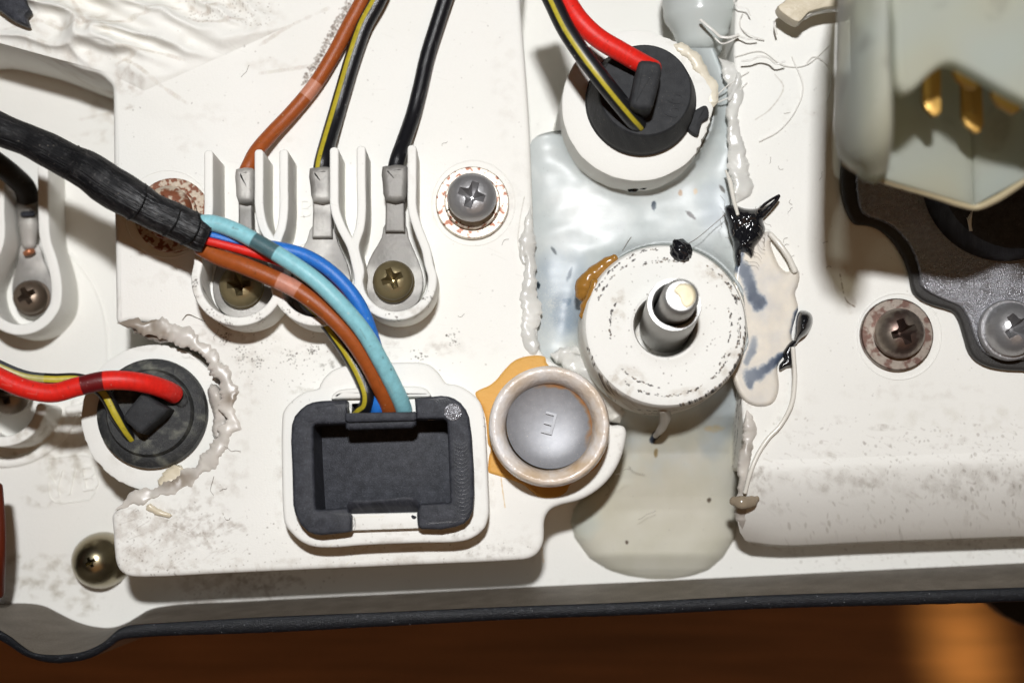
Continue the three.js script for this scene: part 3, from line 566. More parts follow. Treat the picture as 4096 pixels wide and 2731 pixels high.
// [head centre px, head height mm, radius px] fix the head; the washers stand below it
function screw(name, label, [px, py], h, rpx, hgt, { prof = pan, mat = M.zinc, turn = 0, washers = [], cutR = 1, depth = 1.0, group } = {}) {
  const r = rpx * sc(px, py, h), p = P(px, py, h);
  const o = thing(name, label, 'screw', p, group);
  const m = new THREE.Mesh(screwHead(r, hgt * mm, prof, cutR, depth), mat); m.name = 'head'; m.rotation.y = turn * Math.PI / 180; m.castShadow = m.receiveShadow = true; o.add(m);
  for (const [nm, ro, ri, y, th, wm, gap, gt] of washers) {
    const k = sc(px, py, h + y), w = new THREE.Mesh(ringGeo(ro * k, ri * k, th * mm, gap ?? 0), wm); w.name = nm; w.position.y = y * mm; w.rotation.y = (gt ?? rr(0, 300)) * Math.PI / 180; w.castShadow = w.receiveShadow = true; o.add(w);
  }
  return o;
}
screw('screw', 'large grey cross-head screw on a rust-speckled washer right of the three cups', [1084, 455], 3.7, 57, 2.6, { mat: M.steel, turn: -18, washers: [['washer', 84, 34, -3.7, 0.9, M.rustWasher], ['spring_washer', 64, 34, -2.75, 1.1, M.rustWasher, 0.06, -70]] });
screw('screw', 'rusty screw mostly hidden under the black taped cable', [386, 486], 3.0, 57, 2.4, { mat: M.rustHeavy, turn: 20, washers: [['washer', 86, 34, -3.0, 0.9, M.rustHeavy], ['spring_washer', 62, 34, -1.15, 1.0, M.rustHeavy, 0.06, 200]] });
screw('screw', 'small brassy cross-head screw in the right cup', [903, 645], 3.6, 46, 2.4, { turn: 22, washers: [['washer', 48, 20, -1.3, 0.9, M.zinc]], group: 'brassy screws in the three cups' });
screw('screw', 'small brassy cross-head screw in the left cup under the cable bundle', [555, 658], 2.8, 50, 2.6, { turn: 5, washers: [['washer', 50, 20, -0.75, 0.5, M.zinc]], group: 'brassy screws in the three cups' });
screw('screw', 'shaded screw in the middle cup, mostly behind the brown wire', [722, 660], 2.8, 48, 2.6, { turn: 40, washers: [['washer', 48, 20, -0.75, 0.5, M.zinc]], group: 'brassy screws in the three cups' });
screw('screw', 'bronze screw with a wide pinkish washer on the right raised box', [2066, 766], 1.9, 58, 2.7, { prof: dome, mat: M.pinkHead, turn: 18, washers: [['washer', 83, 34, -1.8, 1.0, M.pinkWasher]], cutR: 0.95 });
screw('screw', 'silver round-head screw on the black bracket at the right edge', [2322, 757], 3.6, 62, 3.4, { prof: dome, mat: M.steel, turn: 35, washers: [['washer', 70, 30, -1.0, 0.9, M.steel]] });
screw('screw', 'dark cross-head screw in the lug bay on the low part at the left', [72, 684], -13.4, 39, 2.6, { mat: M.darkScrew, turn: 30, washers: [['washer', 42, 20, -0.6, 0.5, M.darkScrew]] });
screw('screw', 'dark screw in the low left cup beneath the red wire', [25, 905], -13.4, 48, 2.6, { mat: M.darkScrew, turn: 10 });
screw('screw', 'brassy dome-head screw half hidden beside the lower left corner of the left box', [236, 1286], -16, 65, 6.5, { prof: dome, mat: M.zincShiny, turn: 30, cutR: 0.42, depth: 0.3 });

// ------------------------------------------------------------------ wires
function wireTex(base, stripes, bands, n = 512, hgt = 64, noiseAmt = 0.06) {   // stripes: [colour, from, to] round the wire; bands: [colour, from, to, alpha] along it
  const c = canvas(n, hgt), x = c.getContext('2d');
  x.fillStyle = base; x.fillRect(0, 0, n, hgt);
  for (const [col, a, b] of stripes) { x.fillStyle = col; x.fillRect(0, a * hgt, n, (b - a) * hgt); }
  for (const [col, a, b, al] of bands) { x.globalAlpha = al; x.fillStyle = col; x.fillRect(a * n, 0, (b - a) * n, hgt); x.globalAlpha = 1; }
  const im = x.getImageData(0, 0, n, hgt);
  for (let j = 0; j < hgt; j++) for (let i = 0; i < n; i++) { const k = 1 + noiseAmt * (fbm(i / 9, j / 9, 3, 3) * 2 + (rnd() - 0.5) * 0.6), q = (j * n + i) * 4; for (let e = 0; e < 3; e++) im.data[q + e] = Math.min(255, im.data[q + e] * k); }
  x.putImageData(im, 0, 0);
  for (let i = 0; i < 14; i++) { x.globalAlpha = rr(0.1, 0.35); x.strokeStyle = rnd() < 0.6 ? '#3a2f26' : '#e0d8cc'; x.lineWidth = rr(0.6, 1.8); const a = rr(0, n), b = rr(0.2, 0.8) * hgt; x.beginPath(); x.moveTo(a, b); x.lineTo(a + rr(4, 26), b + rr(-4, 4)); x.stroke(); }
  for (let i = 0; i < 34; i++) { x.globalAlpha = rr(0.2, 0.6); x.fillStyle = rnd() < 0.5 ? '#2a231d' : '#d8d2c8'; x.beginPath(); x.ellipse(rr(0, n), rr(0, hgt), rr(0.6, 1.8), rr(0.6, 1.6), 0, 0, 7); x.fill(); }
  return canvasTex(c, true, true);
}
const wireMat = (base, stripes = [], bands = [], rough = 0.36) => phys({ specularIntensity: 0.55, map: wireTex(base, stripes, bands), roughness: rough, bumpMap: again(fineNoise, 9, 3), bumpScale: 0.00002 });
const BROWN = '#9a4e22', BLACK = '#17171a', YEL = '#b5a52e', RED = '#d8251c', LBLUE = '#8ac3cc', BLUE = '#2a70c4';
// the three wires with lugs
function lugWire(name, label, pts, r, mat, turn, barrel, tongue, hole) {
  const last = pts[pts.length - 1], o = thing(name, label, 'wire', P(last[0], last[1], 0));
  mesh('insulation', tube(pts, r, { seg: 120, rad: 22, turn, wob: 0.008, wobf: 250 }), mat, o);
  const lug = mesh('ring_lug', prism(tongue, 2.3, 1.35, { smooth: 3, bev: 0.15 }), M.tin, o, 'grey tinned ring lug');
  mesh('crimp_barrel', barrel, M.tin, lug);
  return o;
}
const barrel = (q, n) => merge([prism([[q[0][0] - q[0][3], q[0][1]], [q[0][0] - q[0][3] * 0.4, q[0][1] - 2], [q[0][0] - q[0][3] * 0.1, q[0][1] - 5], [q[0][0] + q[0][3] * 0.6, q[0][1] - 4], [q[0][0] + q[0][3], q[0][1]], [q[1][0] + q[1][3], q[1][1] + 6], [q[2][0] + q[2][3] * 1.02, q[2][1] + 10], [q[2][0] - q[2][3] * 1.02, q[2][1] + 10], [q[1][0] - q[1][3], q[1][1] + 2]], 4.9, 1.5, { smooth: 2, bev: 0.8, seg: 5, crease: 0.9 }), prism(n, 3.3, 1.5, { smooth: 0, bev: 0.3, seg: 3 })]);
lugWire('brown_wire', 'brown wire running up from the left cable lug bay', [[858, -60, 1.5], [832, 0, 1.4], [800, 60, 1.3], [763, 130, 1.3], [720, 198, 1.4], [670, 258, 1.6], [622, 308, 2.2], [588, 348, 3], [570, 382, 3.6], [562, 400, 3.4]], 17,
  wireMat(BROWN, [], [['#d9a293', 0.43, 0.49, 0.6]]), 0, barrel([[560, 386, 3.3, 21], [560, 425, 3.2, 21], [562, 452, 2.9, 17]], [[547, 440], [577, 440], [580, 545], [546, 545]]),
  [[546, 520], [580, 520], [592, 550], [612, 600], [625, 650], [614, 700], [585, 728], [555, 734], [520, 724], [494, 695], [488, 650], [502, 595], [535, 545]]);
lugWire('black_yellow_wire', 'black wire with a yellow stripe running up from the middle lug bay', [[892, -60, 2.6], [868, 0, 2.2], [836, 60, 1.7], [811, 130, 1.4], [790, 200, 1.4], [770, 268, 1.6], [752, 328, 2.6], [740, 372, 3.6], [737, 392, 3.4]], 19,
  phys({ map: wireTex(BLACK, [[YEL, 0.44, 0.545]], []), roughness: 0.3, bumpMap: again(fineNoise, 9, 3), bumpScale: 0.00002 }), 0.07, barrel([[735, 384, 3.4, 26], [736, 425, 3.2, 25], [738, 450, 2.9, 20]], [[719, 440], [760, 440], [763, 545], [716, 545]]),
  [[716, 520], [763, 520], [775, 555], [797, 605], [806, 655], [795, 705], [765, 733], [732, 738], [700, 730], [672, 700], [665, 655], [676, 605], [704, 552]]);
lugWire('black_wire', 'plain black wire running up from the right cable lug bay', [[1042, -60, 2.4], [1022, 0, 1.9], [1001, 65, 1.5], [981, 130, 1.3], [965, 200, 1.3], [949, 262, 1.5], [928, 322, 2.6], [912, 366, 3.6], [907, 388, 3.4]], 17.5,
  wireMat(BLACK, [], [], 0.3), 0, barrel([[906, 380, 3.4, 29], [906, 420, 3.2, 28], [907, 448, 2.9, 22]], [[886, 436], [928, 436], [930, 532], [884, 532]]),
  [[884, 515], [930, 515], [938, 545], [957, 590], [972, 640], [962, 690], [935, 716], [905, 722], [872, 714], [844, 688], [837, 640], [848, 595], [876, 545]]);
// taped cable and the wires that leave it
const cable = thing('taped_cable', 'thick black taped cable crossing the left side, five wires leaving its end', 'cable', P(200, 388, 10));
{
  const tapeC = canvas(512, 256), x = tapeC.getContext('2d');
  x.fillStyle = '#0f0f11'; x.fillRect(0, 0, 512, 256);
  const im = x.getImageData(0, 0, 512, 256);
  for (let j = 0; j < 256; j++) for (let i = 0; i < 512; i++) { const d = Math.max(0, fbm(i / 40, j / 26, 2, 4)) * 70 + Math.max(0, fbm(i / 7, j / 9, 7, 3) - 0.12) * 120, q = (j * 512 + i) * 4; im.data[q] += d; im.data[q + 1] += d * 0.95; im.data[q + 2] += d * 0.88; }
  x.putImageData(im, 0, 0);
  for (let i = 0; i < 420; i++) { x.globalAlpha = rr(0.15, 0.7); x.fillStyle = '#b9ad9a'; x.beginPath(); x.ellipse(rr(0, 512), rr(0, 256), rr(0.3, 1.1), rr(0.4, 1.6), rr(0, 3), 0, 7); x.fill(); }
  x.globalAlpha = 1;
  const tape = phys({ map: canvasTex(tapeC, true, true), roughness: 0.42, specularIntensity: 0.6, bumpMap: again(midNoise, 3, 1), bumpScale: 0.0001 });
  tape.bumpMap = again(streakNoise, 1.5, 2); tape.bumpScale = 0.00012;
  const wraps = [[-70, 262, 14, 38], [0, 297, 13.5, 38], [60, 321, 13.3, 37], [110, 345, 13.2, 40], [160, 371, 13.2, 41], [200, 391, 13.2, 45], [240, 419, 13.1, 48], [270, 438, 13, 49], [310, 462, 12.9, 46], [350, 485, 12.7, 42], [390, 503, 12.4, 42], [430, 522, 12, 42], [462, 537, 11.6, 42], [478, 544, 11.4, 39]];
  mesh('tape', tube(wraps, 40, { seg: 150, rad: 40, wob: 0.035, wobf: 200, flat: 0.9, cap: false }), tape, cable);
  // raised edges of the tape's turns
  const turn = (k, sl) => { const c = wraps[k], o = []; for (let i = 0; i <= 12; i++) { const a = (i / 12 - 0.5) * 2.9, u = Math.sin(a) * (c[3] + 0.5), hh = Math.cos(a) * c[3] * 0.054; o.push([c[0] + u * 0.45 + sl * Math.cos(a), c[1] - u * 0.89 + sl * 0.5 * Math.cos(a), c[2] + hh * 0.93]); } return tube(o, 1.7, { seg: 50, rad: 8, wob: 0.3 }); };
  for (const [k, sl] of [[4, 10], [8, 16], [10, 14], [11, 22]]) mesh('tape_edge', turn(k, sl), tape, cable);
  mesh('tape_end', lathe(480, 545, 11.3, [[0, 0], [30, 0]]), M.gloss, cable);
}
function plainWire(name, label, pts, r, mat, turn = 0, seg = 140) { return solo(name, tube(pts, r, { seg, rad: 22, turn, wob: 0.006, wobf: 250 }), mat, label, 'wire'); }
const wireThing = (part, pts, r, mat, turn) => mesh(part, tube(pts, r, { seg: 160, rad: 22, turn, wob: 0.006, wobf: 250 }), mat, cable);
wireThing('light_blue_wire', [[460, 512, 12.2], [490, 513, 12.2], [540, 530, 12.2], [600, 562, 12.3], [655, 595, 12.4], [720, 640, 12.4], [785, 702, 12], [835, 762, 11], [872, 825, 9.6], [902, 882, 7.8], [920, 920, 6.2], [929, 946, 4.6], [931, 960, 3]], 19.5, wireMat(LBLUE, [], [['#34474b', 0.225, 0.3, 0.75], ['#4a6a70', 0.895, 0.935, 0.5]], 0.34), 0);
wireThing('blue_wire', [[462, 534, 11.4, 12], [486, 541, 11.4, 13], [530, 553, 11, 14], [575, 562, 10.6, 15], [630, 570, 10, 17], [690, 583, 9.8, 16], [743, 611, 9.8, 16], [795, 658, 9.6, 16], [830, 709, 9.2, 16], [852, 765, 8.4, 16], [868, 830, 7.2], [872, 890, 5.6], [868, 936, 5], [864, 956, 3.4]], 17, wireMat(BLUE, [], [], 0.34), 0);
wireThing('red_blue_wire', [[462, 549, 11.8, 10], [486, 555, 11.8, 11], [530, 566, 11.5, 11], [586, 581, 11, 12], [640, 598, 10.2, 13], [710, 628, 9.6], [770, 672, 8.6], [815, 725, 8.2], [848, 790, 7], [866, 860, 5.4], [876, 930, 3.4]], 14, wireMat(RED, [['#28386e', 0.0, 0.3], ['#28386e', 0.72, 1]], [], 0.36), 0.08);
wireThing('brown_wire', [[462, 568, 10.2], [500, 589, 10.6], [560, 611, 11], [620, 636, 11], [680, 665, 10.9], [740, 708, 10.6], [795, 762, 10], [838, 822, 8.8], [868, 878, 7.4], [888, 920, 5.8], [895, 945, 4.4], [897, 960, 3]], 20.5, wireMat(BROWN, [], [['#cf9487', 0.3, 0.37, 0.75]], 0.36), 0);
wireThing('black_yellow_wire', [[700, 690, 6.4], [740, 730, 6.2], [775, 775, 6], [806, 822, 5.8], [830, 868, 5.8], [843, 905, 5.8], [842, 928, 5.2], [830, 944, 4.2], [815, 958, 2.8]], 17.5, phys({ map: wireTex(BLACK, [[YEL, 0.44, 0.545]], []), roughness: 0.32, bumpMap: again(fineNoise, 9, 3), bumpScale: 0.00002 }), 0.06);

// ------------------------------------------------------------------ black plug
const plug = thing('cable_plug', 'black rectangular plug with a sunken middle on the rounded white pad', 'plug', P(880, 1080, 0));
{
  const out = [[667, 1012], [669, 975], [676, 955], [689, 940], [703, 929], [718, 923], [738, 920], [794, 918], [796, 921], [797, 951], [797, 972], [760, 973], [726, 974], [722, 976], [719, 981], [719, 990], [721, 1080], [724, 1160], [725, 1168], [728, 1171], [797, 1166], [803, 1180], [807, 1186], [807, 1218], [804, 1221], [788, 1224], [738, 1229], [722, 1227], [706, 1221], [690, 1205], [678, 1182], [672, 1160], [670, 1080]];
  const body = prism(out, 8, 0.2, { smooth: 0, bev: 0.35, seg: 3 });
  const out2 = [[952, 915], [1013, 908], [1030, 910], [1044, 915], [1058, 925], [1070, 940], [1077, 957], [1083, 1000], [1088, 1080], [1089, 1135], [1086, 1172], [1078, 1190], [1066, 1202], [1046, 1210], [1013, 1216], [968, 1215], [960, 1210], [958, 1200], [957, 1180], [963, 1157], [1032, 1154], [1034, 1150], [1031, 1060], [1027, 972], [1024, 965], [1017, 961], [956, 962], [955, 950]];
  const body2 = prism(out2, 8, 0.2, { smooth: 0, bev: 0.35, seg: 3 });
  mesh('body', merge([body, body2]), M.black, plug);
  mesh('floor', prism([[700, 960], [1045, 945], [1050, 1165], [712, 1178]], 1.3, 0.4, { smooth: 0, bev: 0.1 }), M.black, plug);
  mesh('slot_floor', prism([[780, 902], [965, 898], [965, 965], [780, 968]], 2.2, 0.3, { smooth: 0, bev: 0.1 }), M.black, plug);
  mesh('inner_slope', loft([along([[716, 970, 7.6], [720, 1080, 7.6], [724, 1172, 7.6]], 20), along([[738, 972, 1.28], [742, 1080, 1.28], [748, 1172, 1.28]], 20)]), M.black, plug);
  mesh('wire_clamp', merge([prism([[791, 948], [956, 945], [957, 962], [950, 966], [800, 970], [792, 966]], 8.5, 6.6, { smooth: 0, bev: 0.3 }), prism([[792, 962], [957, 958], [955, 975], [945, 982], [800, 987], [793, 984]], 7.9, 5.6, { smooth: 0, bev: 0.45, seg: 3 })]), M.black, plug);
  mesh('lip', loft([along([[796, 1162, 7.2], [803, 1151, 7.6], [860, 1147, 7.7], [948, 1142, 7.6], [964, 1154, 7.2]], 40), along([[797, 1167, 7.3], [805, 1161, 7.8], [860, 1156, 8], [952, 1153, 7.8], [963, 1158, 7.3]], 40), along([[797, 1170, 6.9], [806, 1172, 6.7], [860, 1169, 6.6], [955, 1167, 6.7], [962, 1166, 6.9]], 40), along([[800, 1185, 5.4], [808, 1186, 5.4], [860, 1185, 5.4], [955, 1183, 5.4], [961, 1180, 5.4]], 40)]), M.black, plug);
  mesh('chip', tube([[945, 1181, 6], [950, 1188, 6.4], [957, 1186, 6]], 4, { seg: 16, rad: 8, wob: 0.3, worldUV: true }), M.black, plug);
  mesh('ejector_mark', prism(circle(1040, 946, 20, 20), 8.12, 7.6, { smooth: 0, bev: 0.08 }), M.plate, plug, 'smooth round ejector mark');
  for (const [x, y] of [[712, 950], [712, 1191]]) mesh('ejector_mark', prism(circle(x, y, 19, 19), 8.05, 7.6, { smooth: 0, bev: 0.04 }), M.black, plug);
  mesh('number', letter('8', 886, 1083, 1.3, 34, -4, 0.09), M.black, plug);
  // arcs left by the moulding tool on the right arm and the feet
  const swirl = []; const arcs = (cx, cy, n, st, r, a0, a1) => { for (let i = 0; i < n; i++) swirl.push(tube(arc(cx + st[0] * i, cy + st[1] * i, r, r, a0, a1, 8).map(([x, y]) => [x, y, 8.0]), 0.55, { seg: 16, rad: 6, flat: 0.35, worldUV: true })); };
  arcs(1057, 1000, 20, [0.35, 9], 19, 20, 150); arcs(760, 945, 8, [5, 0], 18, -70, 50); arcs(760, 1196, 7, [6, 0.2], 19, -70, 60); arcs(985, 1186, 8, [8, -0.6], 17, 20, 120); arcs(990, 932, 6, [6, -0.6], 16, -120, -20);
  mesh('tool_mark', merge(swirl), phys({ color: rgb(0.03, 0.031, 0.035), roughness: 0.28 }), plug);
}

// ------------------------------------------------------------------ lamp holders
const holder = thing('lamp_holder', 'black rubber lamp holder marked 66 in the upper white socket', 'lamp holder', P(1470, 238, 2));
{
  mesh('flange', lathe(1470, 238, 3, [[0, 0], [122, 0], [126, 0.3], [127, 0.9], [126.5, 1.5], [124, 1.8], [123, 1.9], [123, 2.3]], 96), M.rubber, holder);
  mesh('body', lathe(1472, 234, 4.8, [[123, 0.2], [123, 1.2], [119, 2], [106, 5.2], [104, 5.55], [101, 5.7], [0, 5.72]], 96), M.rubber, holder);
  mesh('grip_bar', prism([[1468, 140], [1476, 136], [1510, 140], [1519, 147], [1520, 165], [1506, 225], [1501, 242], [1494, 248], [1478, 250], [1460, 246], [1450, 240], [1449, 228], [1462, 165]], 15.5, 9.6, { bev: 0.7, seg: 4, smooth: 2 }), M.rubber, holder);
  mesh('ear', prism([[1588, 262], [1606, 246], [1622, 240], [1629, 250], [1628, 270], [1615, 278], [1610, 292], [1604, 310], [1590, 305], [1580, 292]], 5.2, 2.5, { bev: 0.5, smooth: 3 }), M.rubber, holder, 'small black ear at the right side');
  mesh('wire_hole', lathe(1463, 280, 10.56, [[0, 0], [15, 0.02], [17, 0.06], [18, 0.02]], 32), M.gloss, holder);
  mesh('number', letter('66', 1546, 240, 10.5, 42, 78, 0.1), M.rubber, holder);
  const red = tube([[1272, -60, 12], [1300, 0, 13], [1332, 48, 13.4], [1375, 88, 13.2], [1425, 118, 12.8], [1470, 144, 12.3], [1500, 160, 12]], 23.5, { seg: 90, rad: 22, turn: 0 });
  solo('red_wire', red, wireMat(RED, [['#2a2450', 0.86, 1.0]], [], 0.38), 'bright red wire entering the upper lamp holder', 'wire');
  const by = tube([[1238, -60, 13], [1268, 0, 14], [1300, 66, 14.6], [1342, 130, 14.8], [1388, 190, 14.4], [1428, 240, 13], [1454, 272, 11.4], [1464, 284, 10.2]], 21.5, { seg: 110, rad: 22, turn: 0.06 });
  solo('black_yellow_wire', by, phys({ map: wireTex(BLACK, [[YEL, 0.455, 0.535]], []), roughness: 0.4 }), 'black and yellow wire entering the upper lamp holder', 'wire');
}
const holder2 = thing('lamp_holder', 'worn dusty black lamp holder with a square grip in the lower left socket', 'lamp holder', P(357, 951, -4));
{
  const dc = canvas(512, 512), x = dc.getContext('2d'), im = x.createImageData(512, 512);
  for (let j = 0; j < 512; j++) for (let i = 0; i < 512; i++) { const d = THREE.MathUtils.clamp((fbm(i / 60, j / 60, 5, 4) + 0.02) * 2.4, 0, 1) * 0.7 + Math.max(0, fbm(i / 10, j / 10, 1, 3)) * 0.5, q = (j * 512 + i) * 4; im.data[q] = 36 + d * 98; im.data[q + 1] = 37 + d * 97; im.data[q + 2] = 38 + d * 80; im.data[q + 3] = 255; }
  x.putImageData(im, 0, 0);
  const t = canvasTex(dc, true, true); t.repeat.set(8, 6);
  const worn = phys({ map: t, roughness: 0.55, bumpMap: again(fineNoise, 60, 44), bumpScale: 0.00006 });
  mesh('flange', lathe(357, 951, -3.5, [[0, 0], [121, 0], [125, 0.5], [125.5, 1.8], [123, 2.6], [110, 3], [100, 3.1], [98, 3.6], [94, 3.9], [0, 4]], 96), worn, holder2);
  mesh('square_grip', prism([[328, 903], [384, 938], [378, 948], [323, 996], [312, 992], [282, 962], [282, 952], [320, 905]], 4.6, -0.2, { bev: 0.6, seg: 3, smooth: 0 }), M.rubber, holder2);
  mesh('wire_boot', tube([[385, 900, 0.5, 24], [405, 910, 0.4, 22], [420, 925, 0.2, 16]], 20, { seg: 20, rad: 14, flat: 0.5, worldUV: true }), worn, holder2);
}
plainWire('red_wire', 'red wire with a dark band entering the lower left lamp holder', [[-70, 828, 8], [0, 868, 7.6], [60, 893, 7.4], [120, 902, 7.2], [180, 887, 7.2], [240, 874, 7], [290, 874, 6.4], [340, 882, 5.2], [378, 894, 3.4], [398, 904, 1.4]], 22.5, wireMat(RED, [['#2c2f66', 0.78, 1.0]], [['#3a0d14', 0.46, 0.55, 0.75]], 0.38), 0);
plainWire('black_yellow_wire', 'black and yellow wire passing under the red one at the lower left', [[-70, 806, 5.6], [0, 843, 5], [60, 866, 4.4], [120, 872, 4], [180, 872, 3.6], [215, 884, 3.2], [240, 905, 2.8], [265, 950, 2.2], [285, 985, 1.4, 12], [300, 1006, 0.2, 11]], 15, phys({ map: wireTex(BLACK, [[YEL, 0.41, 0.58]], [['#8d95a0', 0.1, 0.3, 0.35]]), roughness: 0.4 }), 0.0);
plainWire('dark_wire', 'dark wire dropping into the lug bay under the taped cable', [[-70, 330, -4], [-20, 365, -5], [25, 400, -7], [55, 430, -10], [64, 462, -13]], 25, wireMat('#201a12', [], [], 0.5), 0, 60);
{
  const o = thing('ring_lug', 'grey ring lug in the low bay at the left, coppery at both ends', 'cable lug', P(65, 560, -14));
  mesh('tongue', prism([[50, 560], [85, 560], [100, 600], [118, 650], [112, 705], [75, 728], [38, 712], [26, 660], [38, 605]], -13.7, -14.4, { bev: 0.15 }), M.tin, o);
  mesh('crimp_barrel', merge([tube([[62, 470, -12.4, 26], [64, 510, -12.6, 24], [66, 560, -13.2, 17]], 20, { seg: 40, rad: 16, flat: 0.7, worldUV: true })]), M.tin, o);
  mesh('wire_end', tube([[52, 492, -11.2, 7], [60, 492, -11, 7], [74, 491, -11.2, 7]], 6, { seg: 12, rad: 8 }), M.black, o);
  mesh('copper_strand', tube([[58, 582, -12.6, 7], [66, 578, -12.3, 8], [74, 576, -12.6, 7]], 6, { seg: 12, rad: 8, wob: 0.2 }), phys({ color: rgb(0.5, 0.2, 0.1), metalness: 0.6, roughness: 0.4 }), o);
}

// ------------------------------------------------------------------ lens cup
const lens = thing('round_window', 'round grey domed window marked E inside a milky ring', 'window', P(1262, 978, 0));
{
  const rc = canvas(1024, 128), x = rc.getContext('2d'), im = x.createImageData(1024, 128);
  for (let j = 0; j < 128; j++) for (let i = 0; i < 1024; i++) { const st = THREE.MathUtils.clamp(Math.sin((i / 1024 + 0.1) * 2 * Math.PI) * 0.8 + 0.35, 0, 1) * THREE.MathUtils.clamp(0.5 + 1.8 * fbm(i / 60, j / 40, 9, 3), 0, 1), a = fbm(i / 110, j / 60, 4, 3) - st * 0.5, b = fbm(i / 26, j / 14, 6, 3), q = (j * 1024 + i) * 4; im.data[q] = 222 + a * 34 + b * 14; im.data[q + 1] = 211 + a * 56 + b * 18; im.data[q + 2] = 200 + a * 84 + b * 22; im.data[q + 3] = 255; }
  x.putImageData(im, 0, 0);
  const milky = phys({ map: canvasTex(rc, true, true), roughness: 0.26, clearcoat: 0.3, bumpMap: again(midNoise, 12, 2), bumpScale: 0.00006 });
  const s = sc(1262, 978, 6), p = P(1262, 978, 6);
  const g = new THREE.LatheGeometry([[139, -6], [140, -3], [139.5, -0.6], [137, 0.2], [131, 0.7], [122, 0.6], [112, 0.1], [105, -0.6], [101, -1.6], [99, -3], [98, -5.5]].map(([r, y]) => new THREE.Vector2(r * s, y * mm)), 120);
  g.translate(p.x, p.y, p.z);
  mesh('ring', g, milky, lens);
  const dm = []; for (let i = 20; i >= 0; i--) { const r = i / 20; dm.push([r * 99, 2.2 + 0.85 * r * r + 0.5 * Math.pow(r, 8)]); }
  const gc = canvas(384, 384), y = gc.getContext('2d'), ig = y.createImageData(384, 384);
  for (let j = 0; j < 384; j++) for (let i = 0; i < 384; i++) { const m = fbm(i / 30, j / 30, 4, 4) * 12 + (rnd() - 0.5) * 7, u = (i - 192) / 192, v = (j - 192) / 192, d = Math.hypot(u, v), st = THREE.MathUtils.clamp(1 - Math.abs(d - 0.93 + fbm(i / 40, j / 40, 2, 2) * 0.12) * 11, 0, 1) * THREE.MathUtils.clamp((u * 0.75 - v * 0.65) * 2.2 - 0.5, 0, 1), q = (j * 384 + i) * 4; ig.data[q] = 141 + m + st * 34; ig.data[q + 1] = 142 + m - st * 22; ig.data[q + 2] = 146 + m - st * 74; ig.data[q + 3] = 255; }
  y.putImageData(ig, 0, 0);
  for (let i = 0; i < 900; i++) { const a = rr(0, 6.28), d = 192 * Math.pow(rnd(), 0.35); y.globalAlpha = rr(0.15, 0.7); y.fillStyle = ['#e8dcc8', '#6b5f50', '#c8b89c'][i % 3]; y.beginPath(); y.ellipse(192 + d * Math.cos(a), 192 + d * Math.sin(a), rr(0.4, 1.4), rr(0.4, 1.2), 0, 0, 7); y.fill(); }
  y.globalAlpha = 1;
  const dg = lathe(1262, 978, 0.6, dm, 96, 1.2); dg.computeBoundingBox();
  { const bb = dg.boundingBox, q = dg.attributes.position, uv = dg.attributes.uv; for (let i = 0; i < q.count; i++) uv.setXY(i, (q.getX(i) - bb.min.x) / (bb.max.x - bb.min.x), 1 - (q.getZ(i) - bb.min.z) / (bb.max.z - bb.min.z)); }
  mesh('dome', dg, phys({ map: canvasTex(gc), metalness: 0.2, roughness: 0.44 }), lens);
  mesh('letter', letter('E', 1261, 972, 2.75, 50, 165, 0.5, fontReg), phys({ color: rgb(0.27, 0.275, 0.29), metalness: 0.2, roughness: 0.44 }), lens);
}
solo('amber_varnish', puddle([[1092, 902], [1105, 893], [1122, 886], [1140, 872], [1158, 850], [1180, 829], [1205, 819], [1235, 816], [1252, 820], [1256, 834], [1300, 870], [1390, 930], [1380, 1060], [1330, 1100], [1310, 1112], [1300, 1130], [1280, 1141], [1258, 1144], [1236, 1140], [1220, 1128], [1205, 1115], [1180, 1104], [1150, 1094], [1130, 1088], [1122, 1084], [1123, 1050], [1127, 1032], [1121, 1020], [1119, 1000], [1115, 960], [1108, 938], [1097, 918]], 0, 0.3, 8), M.varnish, 'spilt amber varnish round the foot of the milky ring', 'varnish');

// ------------------------------------------------------------------ shaft
const shaft = thing('adjuster_shaft', 'shiny metal sleeve and pin standing in the big white boss', 'shaft', P(1535, 752, -2));
{
  const bar = (q0, q1, prof, mat, name) => {   // profile [radius px, share of the way] round the line q0 -> q1
    const a = P(...q0), b = P(...q1), d = b.clone().sub(a), l = d.length(), s = sc(...q1);
    let g = new THREE.LatheGeometry(prof.map(([r, y]) => new THREE.Vector2(Math.max(r * s, 1e-6), y * l)), 72);
    g.applyQuaternion(new THREE.Quaternion().setFromUnitVectors(new V3(0, 1, 0), d.normalize())); g.translate(a.x, a.y, a.z);
    mesh(name, planeUV(creased(g, 0.6)), mat, shaft);
  };
  bar([1528, 752, -1.5], [1549, 699, 14], [[64, 0], [64, 0.4], [63.5, 0.95], [61, 1], [52, 1], [48, 0.97], [46, 0.9], [46, 0.3]], M.chrome, 'sleeve');
  bar([1530, 746, 0], [1565, 679, 20], [[44, 0], [44, 0.5], [43, 0.955], [40, 0.985], [34, 1], [0, 1.003]], M.chrome, 'pin');
  mesh('rust_spot', puddle([[1548, 668], [1556, 655], [1572, 650], [1588, 655], [1597, 668], [1598, 688], [1590, 702], [1576, 708], [1566, 698], [1560, 682]], 20.03, 0.12, 6, { step: 2 }), phys({ map: rustMap('#d2c6a6', '#a0703c', -0.08, 256, 22), roughness: 0.45, metalness: 0.2 }), shaft, 'cream and rust-brown patch on the pin tip');
}
solo('black_sealant_drop', tube([[1557, 580, 6, 24], [1564, 575, 6.4, 27], [1571, 571, 6, 25]], 26, { seg: 50, rad: 36, flat: 0.6, wob: 0.22, wobf: 1400, worldUV: true }), M.gloss, 'glossy black drop on the top edge of the big boss', 'sealant');
